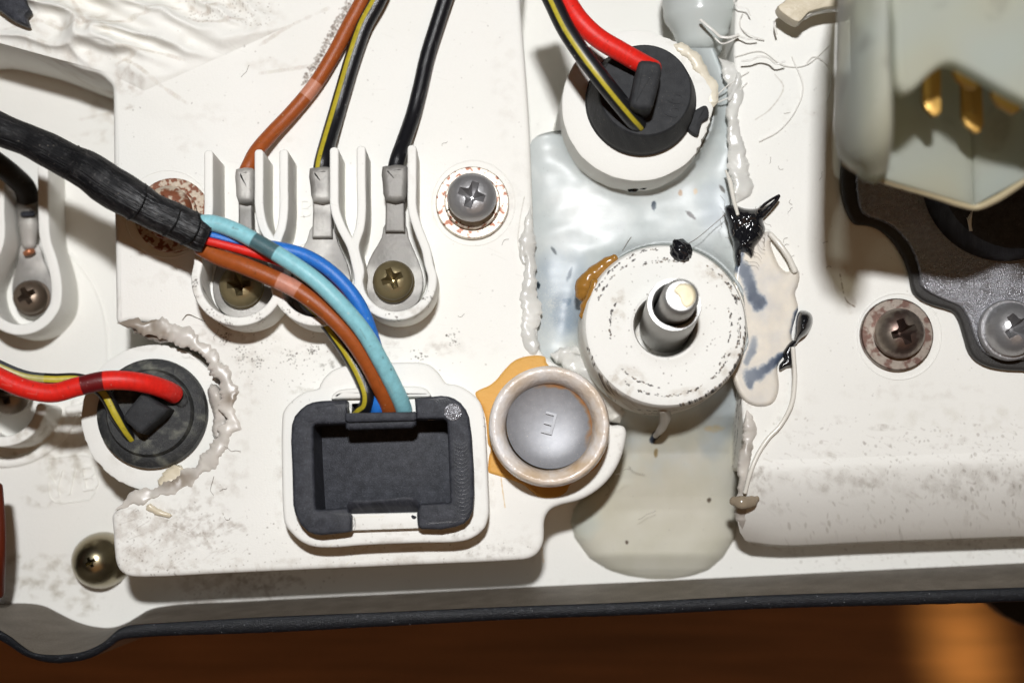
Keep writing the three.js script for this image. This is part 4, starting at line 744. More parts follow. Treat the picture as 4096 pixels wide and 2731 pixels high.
solo('amber_glue', merge([tube([[1412, 592, 5, 9], [1390, 606, 4.4, 15], [1365, 630, 4, 20], [1345, 655, 3.6, 22], [1340, 678, 3.2, 18]], 18, { seg: 60, rad: 18, wob: 0.25, wobf: 420, worldUV: true }), tube([[1368, 650, 5, 11], [1358, 680, 5, 14], [1348, 705, 4.4, 16], [1340, 725, 4, 10]], 14, { seg: 40, rad: 16, wob: 0.3, wobf: 480, worldUV: true, z: 3 })]), M.amber, 'lump of brown amber glue on the left edge of the big boss', 'glue');

// ------------------------------------------------------------------ glue between the boxes
{
  const T = [[110, 1570, 1640, -3], [200, 1545, 1676, -2.8], [270, 1440, 1690, -2.8], [288, 1360, 1690, -2.8], [297, 1300, 1691, -2.8], [302, 1262, 1691, -2.9], [310, 1236, 1691, -3], [322, 1222, 1691, -2.8], [340, 1215, 1691, -2.7], [400, 1218, 1690, -2.6], [470, 1221, 1688, -2.6], [560, 1225, 1694, -2.6], [640, 1229, 1704, -2.4], [720, 1232, 1714, -2.4], [800, 1235, 1722, -2.6], [840, 1246, 1722, -3], [900, 1310, 1720, -4], [950, 1380, 1712, -6], [985, 1428, 1708, -7.8], [1040, 1420, 1706, -10], [1100, 1386, 1702, -11.4], [1140, 1340, 1700, -12.2], [1170, 1318, 1698, -12.6], [1200, 1311, 1696, -12.8], [1235, 1319, 1690, -13], [1280, 1352, 1662, -13.2], [1308, 1396, 1630, -13.6], [1322, 1440, 1592, -14.2], [1331, 1500, 1540, -15.6]];
  const at = (y, k) => { let i = 0; while (i < T.length - 2 && T[i + 1][0] < y) i++; return THREE.MathUtils.lerp(T[i][k], T[i + 1][k], THREE.MathUtils.clamp((y - T[i][0]) / (T[i + 1][0] - T[i][0]), 0, 1)); };
  const gc = canvas(512, 1024), gx = gc.getContext('2d');
  const ny = 300, nx = 110, rows = [];
  const pts = [];
  for (let j = 0; j <= ny; j++) { const y = 110 + (1331 - 110) * j / ny, l = []; for (let i = 0; i <= nx; i++) {
    const s = i / nx, e = 1 - Math.pow(Math.abs(2 * s - 1), y > 960 ? 5 : 14), xl = at(y, 1), xr = at(y, 2), x = THREE.MathUtils.lerp(xl, xr, s);
    const free = THREE.MathUtils.smoothstep(y, 950, 1010), edgeY = Math.sqrt(THREE.MathUtils.clamp((1332 - y) / 60, 0, 1));
    const n = fbm(x / 130, y / 95, 1, 2) * 1.5 + fbm(x / 44, y / 36, 6, 1) * 0.07;
    const climb = 3.0 * Math.exp(-Math.abs(Math.hypot(x - 1465, y - 241) - 176) / 15) + 3.4 * Math.exp(-Math.abs(Math.hypot(x - 1529, y - 747) - 191) / 13) * (1 - free);   // the glue creeps up the bosses
    const inner = at(y, 3) + n * 0.55 * (1 - free * 0.7) + climb - 5 * (1 - THREE.MathUtils.smoothstep(Math.hypot(x - 1529, y - 747), 90, 170));
    let h = free > 0 ? THREE.MathUtils.lerp(inner + 0.0, -16.1 + (inner + 16.1) * Math.sqrt(Math.max(0, e)) * edgeY, free) : inner + (1 - e) * 0.8;
    l.push(P(x, y, h));
  } rows.push(l); }
  const g = loft(rows);
  // colour in its own plan: milky, bluish where thick over dark, yellowish lower down
  const box = new THREE.Box3().setFromBufferAttribute(g.attributes.position), q = g.attributes.position, uv = g.attributes.uv, sz = box.getSize(new V3());
  for (let i = 0; i < q.count; i++) uv.setXY(i, (q.getX(i) - box.min.x) / sz.x, 1 - (q.getZ(i) - box.min.z) / sz.z);
  const to = (x, y, h = -2.6) => { const p = P(x, y, h); return [(p.x - box.min.x) / sz.x * 512, (p.z - box.min.z) / sz.z * 1024]; };
  const im = gx.createImageData(512, 1024);
  const yTop = to(1500, 880, -6)[1], yLow = to(1500, 1120, -12)[1];
  for (let j = 0; j < 1024; j++) for (let i = 0; i < 512; i++) {
    const m = fbm(i / 120, j / 120, 2, 4), w = Math.max(0, fbm(i / 40, j / 40, 9, 4)), b = THREE.MathUtils.smoothstep(j + fbm(i / 60, j / 60, 5, 3) * 160, yTop, yLow), k = (j * 512 + i) * 4;
    const cool = [188 + m * 20 + w * 18, 194 + m * 18 + w * 16, 193 + m * 18 + w * 14], warm = [196 + m * 16, 193 + m * 16, 178 + m * 22];
    for (let e = 0; e < 3; e++) im.data[k + e] = cool[e] * (1 - b) + warm[e] * b; im.data[k + 3] = 255;
  }
  gx.putImageData(im, 0, 0);
  const blot = (x, y, rx, ry, col, al, turn = 0, h = -6) => { const [a, b] = to(x, y, h); for (let k = 0; k < 60; k++) { const t = rr(0, 6.28), u = Math.sqrt(rnd()); gx.globalAlpha = al * rr(0.1, 0.35); gx.fillStyle = col; gx.beginPath(); const X = u * rx * Math.cos(t), Y = u * ry * Math.sin(t); gx.ellipse(a + X * Math.cos(turn) - Y * Math.sin(turn), b + X * Math.sin(turn) + Y * Math.cos(turn), rr(1, 0.5 * rx + 2), rr(1, 0.5 * ry + 2), turn, 0, 7); gx.fill(); } gx.globalAlpha = 1; };
  { // colour clouds: broad highlights painted white in the upper middle, blue-grey over the left smear
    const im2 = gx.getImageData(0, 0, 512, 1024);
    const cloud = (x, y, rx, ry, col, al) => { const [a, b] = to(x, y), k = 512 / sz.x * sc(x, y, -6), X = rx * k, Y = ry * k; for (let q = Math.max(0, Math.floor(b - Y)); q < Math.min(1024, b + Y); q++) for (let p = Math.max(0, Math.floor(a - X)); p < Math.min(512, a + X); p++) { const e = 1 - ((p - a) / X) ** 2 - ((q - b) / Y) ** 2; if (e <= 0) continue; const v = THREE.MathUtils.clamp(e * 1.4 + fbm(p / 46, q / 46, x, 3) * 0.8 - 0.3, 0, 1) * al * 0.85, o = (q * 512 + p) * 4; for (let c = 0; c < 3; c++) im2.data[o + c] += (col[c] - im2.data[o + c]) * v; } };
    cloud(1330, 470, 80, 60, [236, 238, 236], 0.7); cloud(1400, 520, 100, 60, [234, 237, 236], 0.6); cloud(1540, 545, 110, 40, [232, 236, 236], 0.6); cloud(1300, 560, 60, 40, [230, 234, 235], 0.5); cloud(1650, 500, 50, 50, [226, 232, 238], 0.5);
    cloud(1290, 670, 90, 110, [152, 165, 176], 0.75); cloud(1300, 720, 50, 50, [118, 134, 150], 0.6); cloud(1640, 470, 60, 70, [176, 186, 194], 0.5); cloud(1680, 560, 50, 90, [168, 172, 168], 0.6); cloud(1470, 400, 200, 50, [196, 200, 196], 0.4);
    cloud(1330, 840, 90, 60, [206, 198, 178], 0.6); cloud(1660, 960, 60, 100, [150, 160, 166], 0.6); cloud(1560, 990, 110, 50, [176, 172, 150], 0.6); cloud(1350, 1200, 60, 50, [176, 188, 184], 0.5);
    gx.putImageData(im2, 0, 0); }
  blot(1300, 700, 9, 6, '#4f6478', 0.5); blot(1496, 483, 4, 7, '#33414d', 1); blot(1305, 640, 3, 12, '#465662', 0.8, 0.4); blot(1234, 665, 3, 5, '#232d35', 1); blot(1580, 505, 10, 2.4, '#4a4644', 1, 0.6); blot(1650, 446, 7, 2, '#55524e', 1, 0.9); blot(1270, 585, 7, 2, '#5d6468', 0.9, 0.9);
  blot(1556, 455, 3, 4, '#a98f76', 1); blot(1590, 452, 3, 4, '#c9b79f', 1); 
  blot(1505, 1000, 10, 6, '#232a34', 1, -0.5, -9); blot(1498, 1010, 5, 5, '#2d3440', 1, 0, -9); blot(1507, 1040, 3, 7, '#8a7a58', 0.9, 0, -10); blot(1640, 985, 20, 6, '#b7a784', 0.5, 0, -8); blot(1630, 1148, 3, 3, '#5d5346', 1, 0, -12); blot(1440, 1245, 2, 2, '#4b3f33', 1, 0, -13);
  for (let i = 0; i < 420; i++) { const [a, b] = to(rr(1225, 1700), rr(300, 1300)); gx.globalAlpha = rr(0.15, 0.6); gx.fillStyle = rnd() < 0.7 ? '#6d6a64' : '#f2efe6'; gx.beginPath(); gx.ellipse(a, b, rr(0.3, 0.9), rr(0.3, 0.9), 0, 0, 7); gx.fill(); }
  for (let i = 0; i < 900; i++) { const [a, b] = to(1270 + rr(-1, 1) * rr(0, 70), 700 + rr(-1, 1) * rr(0, 120)); gx.globalAlpha = rr(0.2, 0.7); gx.fillStyle = '#e8e0d0'; gx.fillRect(a, b, 1, 1); }
  gx.globalAlpha = 1;
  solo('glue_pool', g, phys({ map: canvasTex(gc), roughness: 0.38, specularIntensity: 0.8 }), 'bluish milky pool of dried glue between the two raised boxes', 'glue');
}
const milk = phys({ color: rgb(0.5, 0.53, 0.51), roughness: 0.2 });
solo('glue_blob', tube([[1606, -90, -5, 70], [1606, -30, -4, 84], [1608, 30, -4, 82], [1612, 80, -4.4, 62], [1618, 112, -5.4, 40]], 80, { seg: 90, rad: 40, flat: 0.85, wob: 0.1, wobf: 90, worldUV: true }), milk, 'smooth pale green glue bulge at the top edge above the upper lamp socket', 'glue');
{
  const g = puddle([[1765, 530], [1784, 548], [1809, 578], [1828, 607], [1838, 629], [1835, 655], [1828, 673], [1832, 691], [1835, 708], [1828, 732], [1820, 768], [1824, 797], [1800, 821], [1788, 841], [1791, 889], [1784, 915], [1773, 929], [1747, 935], [1721, 929], [1700, 910], [1680, 860], [1670, 800], [1674, 740], [1680, 700], [1684, 640], [1690, 605], [1700, 560], [1735, 545]], -0.2, 0.8, 10, { holes: [[[1772, 555], [1791, 567], [1809, 600], [1815, 618], [1809, 624], [1795, 614], [1780, 585]]], bump: 0.04, bf: 80 });
  const q = g.attributes.position, uv = g.attributes.uv, box = new THREE.Box3().setFromBufferAttribute(q), sz = box.getSize(new V3());
  for (let i = 0; i < q.count; i++) uv.setXY(i, (q.getX(i) - box.min.x) / sz.x, 1 - (q.getZ(i) - box.min.z) / sz.z);
  const cw = 256, ch = 512, c = canvas(cw, ch), x = c.getContext('2d'), to = (px, py) => { const p = P(px, py, 0.7); return [(p.x - box.min.x) / sz.x * cw, (p.z - box.min.z) / sz.z * ch]; };
  // sealant sunk in the milky glue: its outline is blurred by the glue over it
  const field = new Float32Array(cw * ch);
  const dark = (pts) => { for (let k = 0; k < pts.length - 1; k++) for (let e = 0; e < 12; e++) { const t = e / 12, [a, b] = to(THREE.MathUtils.lerp(pts[k][0], pts[k + 1][0], t), THREE.MathUtils.lerp(pts[k][1], pts[k + 1][1], t)), r = THREE.MathUtils.lerp(pts[k][2], pts[k + 1][2], t) / 165 * cw, al = THREE.MathUtils.lerp(pts[k][3], pts[k + 1][3], t); for (let yy = Math.max(0, Math.floor(b - r * 2)); yy < Math.min(ch, b + r * 2); yy++) for (let xx = Math.max(0, Math.floor(a - r * 2)); xx < Math.min(cw, a + r * 2); xx++) { const d = Math.hypot(xx - a, yy - b) / r + fbm(xx / 16, yy / 16, 3, 3) * 0.55, v = al * (1 - THREE.MathUtils.smoothstep(d, 0.4, 1.4)); field[yy * cw + xx] = Math.max(field[yy * cw + xx], v); } } };
  dark([[1694, 606, 16, 0.7], [1712, 622, 15, 0.75], [1722, 650, 14, 0.8], [1732, 682, 15, 0.92], [1748, 694, 13, 0.95], [1738, 704, 10, 0.8]]);
  dark([[1732, 784, 9, 0.45], [1728, 805, 9, 0.55], [1714, 832, 7, 0.5]]); dark([[1816, 812, 8, 0.95], [1790, 822, 9, 0.92], [1766, 842, 9, 0.85], [1744, 858, 12, 0.75], [1722, 862, 14, 0.65], [1724, 885, 8, 0.7]]);
  dark([[1836, 714, 9, 0.8], [1830, 735, 9, 0.75], [1824, 765, 8, 0.7]]); dark([[1690, 470, 12, 0.9], [1694, 520, 12, 0.9], [1698, 560, 11, 0.9], [1698, 600, 10, 0.85]]);
  const im = x.createImageData(cw, ch);
  for (let j = 0; j < ch; j++) for (let i = 0; i < cw; i++) { const m = fbm(i / 70, j / 70, 2, 4), f = field[j * cw + i], k = (j * cw + i) * 4, base = [212 + m * 30 - rnd() * 4, 205 + m * 24 - rnd() * 4, 193 + m * 12 - rnd() * 4], d = [48 + (1 - f) * 30, 60 + (1 - f) * 40, 80 + (1 - f) * 50]; for (let e = 0; e < 3; e++) im.data[k + e] = base[e] * (1 - f) + d[e] * f; im.data[k + 3] = 255; }
  x.putImageData(im, 0, 0);
  for (let i = 0; i < 160; i++) { x.globalAlpha = rr(0.2, 0.6); x.fillStyle = rnd() < 0.5 ? '#7d756a' : '#f4efe6'; x.fillRect(rr(0, cw), rr(0, ch), 1, 1); } x.globalAlpha = 1;
  solo('glue_spill', g, phys({ map: canvasTex(c), roughness: 0.32 }), 'flat beige glue spill right of the big boss with a white hole and dark smears', 'glue');
}
// black sealant
const Z3 = (q) => q.map(([x, y]) => [1607.8 + x * 0.3662, 402 + y * 0.3662]);
solo('black_sealant', merge([puddle(Z3([[160, 195], [215, 188], [280, 208], [340, 212], [380, 208], [400, 232], [412, 255], [398, 285], [410, 335], [397, 385], [372, 420], [347, 455], [340, 500], [322, 524], [300, 500], [265, 482], [262, 520], [255, 568], [236, 577], [222, 540], [215, 480], [208, 420], [188, 370], [176, 300], [160, 250]]), 0.2, 1.9, 22, { step: 2.2, bump: 0.3, bf: 34 }), tube([...Z3([[372, 222], [402, 188], [440, 160], [475, 138], [497, 126]]).map(([x, y], i) => [x, y, 1.4 + i * 0.3, 4 - i * 0.35])], 3, { seg: 40, rad: 12 }), tube([...Z3([[392, 250], [420, 222], [452, 190], [480, 158], [499, 130]]).map(([x, y], i) => [x, y, 1.3 + i * 0.3, 8 - i * 1.2])], 3, { seg: 40, rad: 12 })]), M.gloss, 'glossy black sealant splash with a pointed spike right of the glue pool', 'sealant');
solo('black_sealant', merge([puddle(Z3([[640, 848], [690, 862], [710, 900], [702, 950], [672, 1000], [632, 1032], [600, 1062], [590, 1040], [596, 980], [604, 905], [618, 862]]), 0.2, 3.2, 22, { step: 2.2, bump: 0.12 }), puddle(Z3([[612, 1036], [594, 1080], [584, 1110], [582, 1195], [545, 1205], [503, 1226], [498, 1195], [530, 1150], [520, 1120], [540, 1080], [580, 1038]]), 0.6, 0.8, 12, { step: 2.2 })]), M.gloss, 'glossy black sealant drop with a tail at the right end of the beige spill', 'sealant');
solo('black_sealant', merge([tube([[1446, 436, -0.8, 5], [1458, 433, -0.5, 8], [1466, 431, -0.9, 5]], 7, { seg: 16, rad: 12, flat: 0.5 }), tube([[1466, 430, -0.9, 5], [1478, 427, -0.4, 9], [1490, 425, -0.8, 5]], 7, { seg: 16, rad: 12, flat: 0.5 })]), M.gloss, 'two small black specks in the glue under the upper lamp socket', 'sealant');

// torn silicone and ridges
solo('torn_silicone', merge([ragged([[266, 742, 0, 8], [300, 744, 0.1, 14], [350, 752, 0.1, 16], [405, 764, 0, 17], [448, 790, 0, 17], [486, 826, 0, 18], [512, 866, 0, 19], [527, 912, 0, 20], [526, 962, 0, 20], [508, 1020, -0.1, 18], [474, 1066, -0.2, 17], [425, 1104, -0.3, 18], [365, 1134, -0.3, 17], [300, 1152, -0.2, 15], [262, 1172, 0, 12]], 0.34, { n: 420, jag: 1.1, z: 1, f: 0.6 }), ragged([[300, 752, -1.5, 10], [345, 768, -2, 16], [395, 774, -2, 14], [430, 792, -2, 10]], 0.87, { n: 120, z: 4 }), ragged([[484, 880, -1.6, 8], [496, 905, -1.4, 18], [506, 940, -1.6, 16], [502, 985, -1.8, 16], [494, 1010, -2, 8]], 0.99, { n: 120, z: 7 })]), M.silicone, 'torn dirty silicone seam curving round the lower left lamp holder', 'silicone');
solo('torn_silicone', merge([ragged([[415, 1068, -2.4, 12], [405, 1088, -2.2, 24], [392, 1108, -1.9, 26], [365, 1126, -1.6, 18]], 0.62, { n: 90, jag: 0.4, z: 2 }), ragged([[335, 1160, 0, 8], [360, 1176, 0, 9], [395, 1184, 0.1, 5]], 0.50, { n: 60, z: 5 })]), phys({ color: rgb(0.68, 0.6, 0.45), roughness: 0.3 }), 'yellowish silicone lumps under the lower left lamp holder', 'silicone');
const clear = phys({ map: rustMap('#e2e1db', '#c4bdb0', -0.2, 256, 9), roughness: 0.25 });
solo('glue_ridge', merge([ragged([[1219, 470, 0, 6], [1212, 520, 0, 12], [1210, 560, 0, 17], [1216, 600, -0.2, 14], [1214, 650, -0.2, 18], [1216, 700, -0.2, 22], [1214, 750, -0.2, 20], [1222, 800, -0.3, 16], [1236, 822, -0.4, 10]], 0.56, { n: 260, jag: 0.5, z: 3 }), ragged([[1204, 540, 0, 6], [1200, 575, 0, 8], [1206, 610, 0, 6]], 0.43, { n: 50, z: 6 })]), clear, 'bubbly clear glue ridge along the right edge of the left box', 'glue');
solo('glue_ridge', merge([ragged([[1262, 812, -1, 14], [1310, 826, -2, 26], [1350, 856, -3, 30], [1380, 898, -4, 28], [1404, 940, -5, 26], [1424, 972, -6, 18]], 0.93, { n: 200, z: 8 }), ragged([[1296, 808, -2, 8], [1330, 806, -2.4, 12], [1350, 830, -2.4, 8]], 0.87, { n: 60, z: 9 })]), clear, 'clear glue ridge squeezed between the milky ring and the big boss', 'glue');
solo('glue_ridge', merge([ragged([[1650, 130, -1, 10], [1680, 170, -0.4, 20], [1690, 220, -0.2, 16], [1684, 270, -0.2, 12], [1690, 320, -0.2, 18], [1698, 380, 0, 26], [1704, 430, 0, 24], [1690, 470, 0, 14]], 0.56, { n: 260, jag: 0.5, z: 11 }), ragged([[1700, 165, 0, 6], [1690, 200, 0, 9], [1672, 235, 0, 5]], 0.50, { n: 50, z: 14 })]), clear, 'lumpy clear glue edge right of the upper lamp socket', 'glue');
solo('glue_ridge', ragged([[1716, 940, 0, 10], [1722, 990, -0.1, 16], [1712, 1050, -0.2, 14], [1706, 1110, -1.2, 12], [1704, 1165, -3.4, 16], [1706, 1215, -6, 12]], 0.62, { n: 200, jag: 0.6, z: 12 }), M.silicone, 'dirty glue edge down the lower left side of the right box', 'glue');
solo('glue_chip', merge([ragged([[1545, 100, 3.9, 10], [1585, 124, 3.9, 14], [1612, 160, 3.6, 16], [1630, 205, 3.4, 18], [1636, 250, 3.4, 12]], 0.50, { n: 140, jag: 0.6, z: 15 })]), phys({ color: rgb(0.74, 0.68, 0.55), roughness: 0.35 }), 'cream glue flakes on the broken right rim of the upper lamp socket', 'glue');
const strand = (pts, r, o = {}) => tube(pts, r, { seg: 50, rad: 8, wob: 0.15, wobf: 300, worldUV: true, ...o });
solo('glue_string', strand([[1822, 800, 1.6], [1826, 870, 1.2], [1818, 930, 0.9], [1792, 978, 0.6], [1764, 1008, 0.5], [1740, 1046, 0.4], [1724, 1085, 0.3], [1712, 1130, -0.6]], 5.5), M.string, 'long pale glue string hanging down the left side of the right box', 'glue');
solo('glue_drop', strand([[1684, 1150, -1.5, 10], [1705, 1154, -1, 16], [1728, 1150, -1.4, 13], [1740, 1144, -1.6, 6]], 12, { rad: 14, flat: 0.6, wob: 0.25 }), phys({ color: rgb(0.26, 0.21, 0.15), roughness: 0.2 }), 'glossy brown glue drop at the lower end of the long string', 'glue');
solo('glue_string', strand([[1668, 392, 0.6, 3], [1678, 420, 1, 6], [1686, 460, 1.6, 5], [1695, 492, 2.2, 4]], 5), M.string, 'short pale glue string above the black sealant splash', 'glue');
solo('glue_string', strand([[1770, 538, 0.9], [1790, 560, 1.2], [1812, 592, 1.2], [1826, 622, 1]], 7), M.string, 'pale glue strand along the upper edge of the beige spill', 'glue');
solo('glue_string', merge([strand([[1522, 935, 3, 14], [1528, 955, 0, 14], [1522, 980, -3, 10], [1506, 1000, -6, 7]], 12, { rad: 14 })]), M.silicone, 'grey glue drip hanging from the bottom of the big boss', 'glue');
{ const list = [];
  for (let i = 0; i < 6; i++) { let x = rr(1690, 1800), y = rr(30, 140), h = rr(0.3, 2.2), a = rr(0, 6.28); const q = []; for (let k = 0; k < 6; k++) { q.push([x, y, h]); a += rr(-1.2, 1.2); x += 22 * Math.cos(a); y += 17 * Math.sin(a); h = THREE.MathUtils.clamp(h + rr(-0.5, 0.5), 0.2, 2.6); } list.push(strand(q, rr(1.2, 3.6), { seg: 26, rad: 8, flat: 0.5 })); }
  for (const q of [[[1690, 130], [1750, 118], [1800, 150], [1850, 150], [1905, 105]], [[1850, 150], [1870, 130], [1905, 155], [1910, 200], [1900, 235]], [[1820, 130], [1845, 200], [1830, 250], [1790, 300], [1745, 325]], [[1645, 220], [1680, 190], [1720, 165]], [[1650, 235], [1690, 215], [1716, 190]]]) list.push(strand(q.map(([x, y]) => [x, y, 0.2]), 1.7, { seg: 40, rad: 6 }));
  const o = solo('glue_threads', merge(list), M.fluff, 'tangle of pale glue threads beside the glue bulge at the top', 'glue'); o.userData.kind = 'stuff'; }
{ const list = [], hair = (x, y, h, l) => { let a = rr(0, 6.28); const q = []; for (let k = 0; k < 5; k++) { q.push([x, y, h]); a += rr(-0.9, 0.9); x += l * Math.cos(a); y += l * Math.sin(a); } list.push(tube(q, 0.42, { seg: 18, rad: 5 })); };
  for (let i = 0; i < 12; i++) hair(rr(270, 1180), rr(20, 820), 0.1, rr(3, 9));
  for (let i = 0; i < 6; i++) hair(rr(480, 560), rr(880, 1200), 0.2, rr(4, 12));
  for (let i = 0; i < 14; i++) hair(rr(1230, 1450), rr(800, 1100), rr(-3, 0), rr(4, 12));
  for (let i = 0; i < 14; i++) hair(rr(1660, 1760), rr(470, 600), 2.1, rr(4, 10));
  for (let i = 0; i < 3; i++) hair(rr(1350, 1550), rr(1040, 1200), -10.5, rr(6, 14));
  for (let i = 0; i < 12; i++) hair(rr(1760, 1900), rr(250, 620), 0.1, rr(3, 7));
  list.push(tube([[1570, 565, 6.8], [1600, 548, 3], [1640, 515, 0], [1680, 480, 1]], 0.8, { seg: 40, rad: 5 }), tube([[1430, 575, 0], [1450, 545, -2], [1470, 540, -4], [1485, 555, -4]], 0.7, { seg: 40, rad: 5 }), tube([[418, 735, 0.1], [430, 722, 0.3], [452, 730, 0.1], [470, 738, 0.1]], 1, { seg: 20, rad: 5 }));
  const o = solo('dust_hairs', merge(list), M.hair, 'fine dark hairs and fibres scattered over the housing', 'dust'); o.userData.kind = 'stuff'; }

// ------------------------------------------------------------------ black bracket and what it carries
const bracket = thing('bracket', 'dark metal bracket with a wavy edge beneath the white connector', 'bracket', P(2200, 600, 0));
{
  const outl = [[1940, 330], [1934, 400], [1936, 440], [1944, 472], [1956, 498], [1968, 512], [1992, 515], [2018, 522], [2048, 545], [2076, 585], [2092, 625], [2098, 658], [2104, 672], [2122, 688], [2150, 700], [2178, 708], [2196, 716], [2208, 735], [2219, 770], [2230, 805], [2246, 826], [2272, 840], [2310, 848], [2352, 850], [2600, 852], [2600, -60], [1990, -60], [1960, 200]];
  mesh('edge', prism(outl, 1.6, 0, { bev: 0.5, seg: 3, smooth: 3 }), M.plateEdge, bracket);
  const inn = [[1972, 330], [1968, 400], [1972, 450], [1980, 482], [2000, 497], [2030, 506], [2066, 530], [2098, 572], [2114, 618], [2118, 655], [2140, 672], [2180, 690], [2208, 702], [2226, 728], [2240, 768], [2256, 800], [2280, 818], [2352, 826], [2600, 826], [2600, -60], [2010, -60], [1990, 200]];
  mesh('plate', prism(inn, 2.4, 0.4, { bev: 0.35, seg: 2, smooth: 3 }), M.plate, bracket);
  mesh('round_body', lathe(2300, 420, 2.3, [[0, 6], [150, 6], [168, 5.4], [178, 4], [182, 0]], 80), M.black, bracket, 'black round body');
}
solo('wire_tuft', merge([0, 1, 2, 3, 4].map((i) => tube([[2228 + i * 1.5, 530, 8.6, 0.8], [2227 + i, 518, 9, 1.6], [2222 + i * 3, 500 - i * 4, 9.4, 0.7]], 1.2, { seg: 14, rad: 6 }))), M.fluff, 'tiny pale fibre tuft on the black round body', 'fibre');

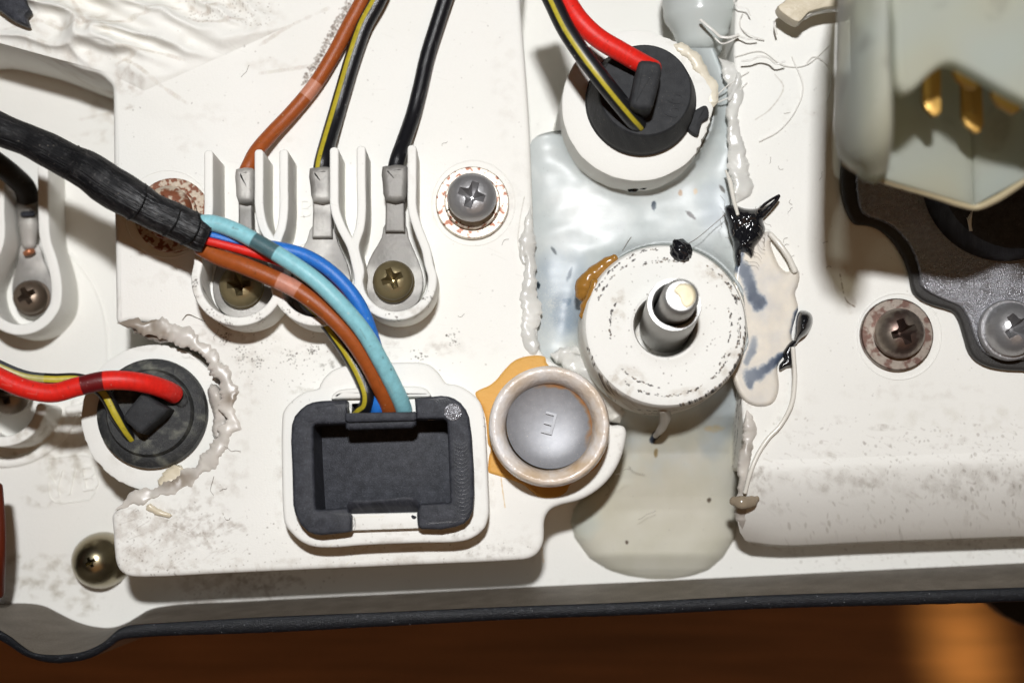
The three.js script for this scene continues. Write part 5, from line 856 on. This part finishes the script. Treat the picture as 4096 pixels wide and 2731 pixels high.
// ------------------------------------------------------------------ white connector
const conn = thing('white_connector', 'milky white multi-pin connector tilted towards the viewer at the upper right', 'connector', P(2180, 200, 12));
{
  const slab = (q, t) => {   // four corners (upper face) given thickness t downwards, with a rounded look from bevelled rims
    const [a, b, c, d] = q.map((v) => P(...v)), n = 14, top = [], g = [];
    const at = (u, v, o) => { const p = a.clone().lerp(b, u).lerp(d.clone().lerp(c, u), v); p.y += o * mm; return p; };
    const e = 0.02, us = [0, e, 0.1, 0.3, 0.5, 0.7, 0.9, 1 - e, 1], hh = (u, v) => { const m = Math.min(u, 1 - u, v, 1 - v); return m < e ? -0.35 : 0; };
    g.push(loft(us.map((v) => us.map((u) => at(u, v, hh(u, v))))), loft(us.map((v) => us.map((u) => at(u, v, -t - hh(u, v))))));
    for (const [p, q2] of [[(s) => [s, 0], 0], [(s) => [s, 1], 0], [(s) => [0, s], 0], [(s) => [1, s], 0]]) g.push(loft([us.map((s) => at(...p(s), -0.35)), us.map((s) => at(...p(s), -t + 0.35))]));
    return merge(g);
  };
  mesh('lower_wall', slab([[1962, -80, 34], [2218, -80, 29], [2240, 470, 29], [1992, 396, 34]], 1.8), M.nylon, conn);
  mesh('lower_wall', slab([[2219, -80, 29], [2560, -80, 36], [2420, 372, 35], [2241, 470, 29]], 1.8), M.nylon, conn);
  const N = 40, ln = (q) => along(q, N);
  mesh('lower_rim', tube([[1940, 372, 33.4], [1985, 398, 33], [2040, 416, 31.6], [2140, 446, 29.8], [2215, 470, 28.4], [2245, 474, 28.2], [2290, 456, 29.6], [2360, 410, 32], [2440, 360, 34]], 9, { seg: 70, rad: 12, worldUV: true }), M.nylonEdge, conn, 'yellowed lower rim');
  // side wall: rolled from the panel side up to the slot
  mesh('side_wall', merge([loft([ln([[1932, -100, 8], [1926, 150, 8], [1922, 300, 8], [1926, 350, 8], [1942, 374, 8]]), ln([[1926, -100, 34], [1920, 150, 34], [1918, 300, 34], [1924, 352, 34], [1944, 380, 30]]), ln([[1934, -100, 41], [1927, 150, 41], [1926, 300, 41], [1934, 358, 40], [1956, 388, 37]]), ln([[1960, -100, 47], [1952, 150, 47], [1954, 300, 46.4], [1964, 362, 45], [1980, 398, 42]]),
    ln([[2000, -100, 50.4], [1996, 150, 50.4], [1998, 260, 50], [2006, 340, 48], [2008, 404, 44.5]]), ln([[2036, -100, 51.5], [2034, 120, 51.5], [2040, 220, 51.2], [2040, 320, 49], [2028, 400, 44.5]]), ln([[2044, -100, 51], [2044, 120, 51], [2050, 218, 50.6], [2050, 318, 48], [2040, 392, 43]]), ln([[2046, -100, 32], [2046, 120, 32], [2050, 218, 32], [2050, 310, 32], [2040, 390, 31]])]),
    tube([[1990, 392, 34, 22], [2008, 404, 34, 18], [2014, 408, 33, 12]], 16, { seg: 20, rad: 14, worldUV: true })]), M.nylon, conn);
  mesh('upper_wall', prism([[2058, -110], [2056, 60], [2058, 140], [2064, 196], [2076, 210], [2090, 210], [2108, 198], [2138, 168], [2164, 148], [2188, 142], [2212, 150], [2260, 176], [2320, 210], [2380, 240], [2560, 330], [2560, -110]], 49, 46.4, { bev: 0.7, seg: 4, smooth: 3 }), M.nylon, conn);
  mesh('back_wall', slab([[2050, -120, 53], [2560, -120, 53], [2560, -60, 28], [1970, -60, 32]], 1), M.nylon, conn);
  const pin = (q, hole, h) => { const g = prism(q, h, h - 1, { smooth: 0, bev: 0.25, holes: hole ? [circle(hole[0], hole[1], hole[2], hole[3], 16)] : [] }); mesh('pin', g, M.brass, conn); };
  pin([[2122, 40], [2163, 40], [2164, 255], [2156, 264], [2146, 265], [2128, 248], [2122, 232]], [2140, 222, 8, 11], 40);
  pin([[2206, 60], [2252, 60], [2262, 285], [2254, 302], [2244, 304], [2222, 288], [2212, 268]], [2237, 256, 7, 10], 37);
  pin([[2190, 40], [2252, 40], [2254, 190], [2244, 202], [2225, 200], [2202, 182], [2192, 166]], null, 44);
  pin([[2274, 60], [2350, 60], [2354, 222], [2346, 252], [2330, 260], [2298, 242], [2280, 218]], null, 42);
}
// cream clip at the upper edge
const clip = thing('cream_clip', 'small dirty cream plastic clip beside the white connector at the top', 'clip', P(1850, 20, 0));
mesh('arm', prism([[1788, 12], [1800, 4], [1840, -30], [1960, -50], [1960, 6], [1900, 16], [1868, 24], [1858, 28], [1846, 42], [1836, 50], [1820, 44], [1802, 32], [1792, 24]], 6, 3.4, { bev: 0.4, smooth: 2 }), M.beige, clip);
mesh('edge_strip', prism([[1848, 30], [1870, 22], [1945, 8], [1945, 16], [1900, 22], [1868, 30], [1850, 40]], 5.2, 3.6, { bev: 0.3, smooth: 2 }), M.string, clip);
// dark corner of something at the upper left, and the brown thing at the left edge
solo('black_clip', prism([[-60, -60], [40, -40], [56, 4], [66, 22], [56, 34], [62, 56], [40, 50], [12, 34], [-8, 18], [-60, -10]], 3.2, 1.2, { bev: 0.5, smooth: 3 }), M.black, 'black scrap of plastic in the upper left corner', 'clip');
solo('rust_red_wire', tube([[-12, 1120, -4], [-7, 1180, -3], [-5, 1230, -3], [-6, 1290, -4], [-8, 1360, -8]], 17, { seg: 50, rad: 18, turn: 0.5 }), wireMat('#58200e', [], [], 0.45), 'rust-red wire at the left edge above the bezel corner', 'wire');

renderer.render(scene, camera);
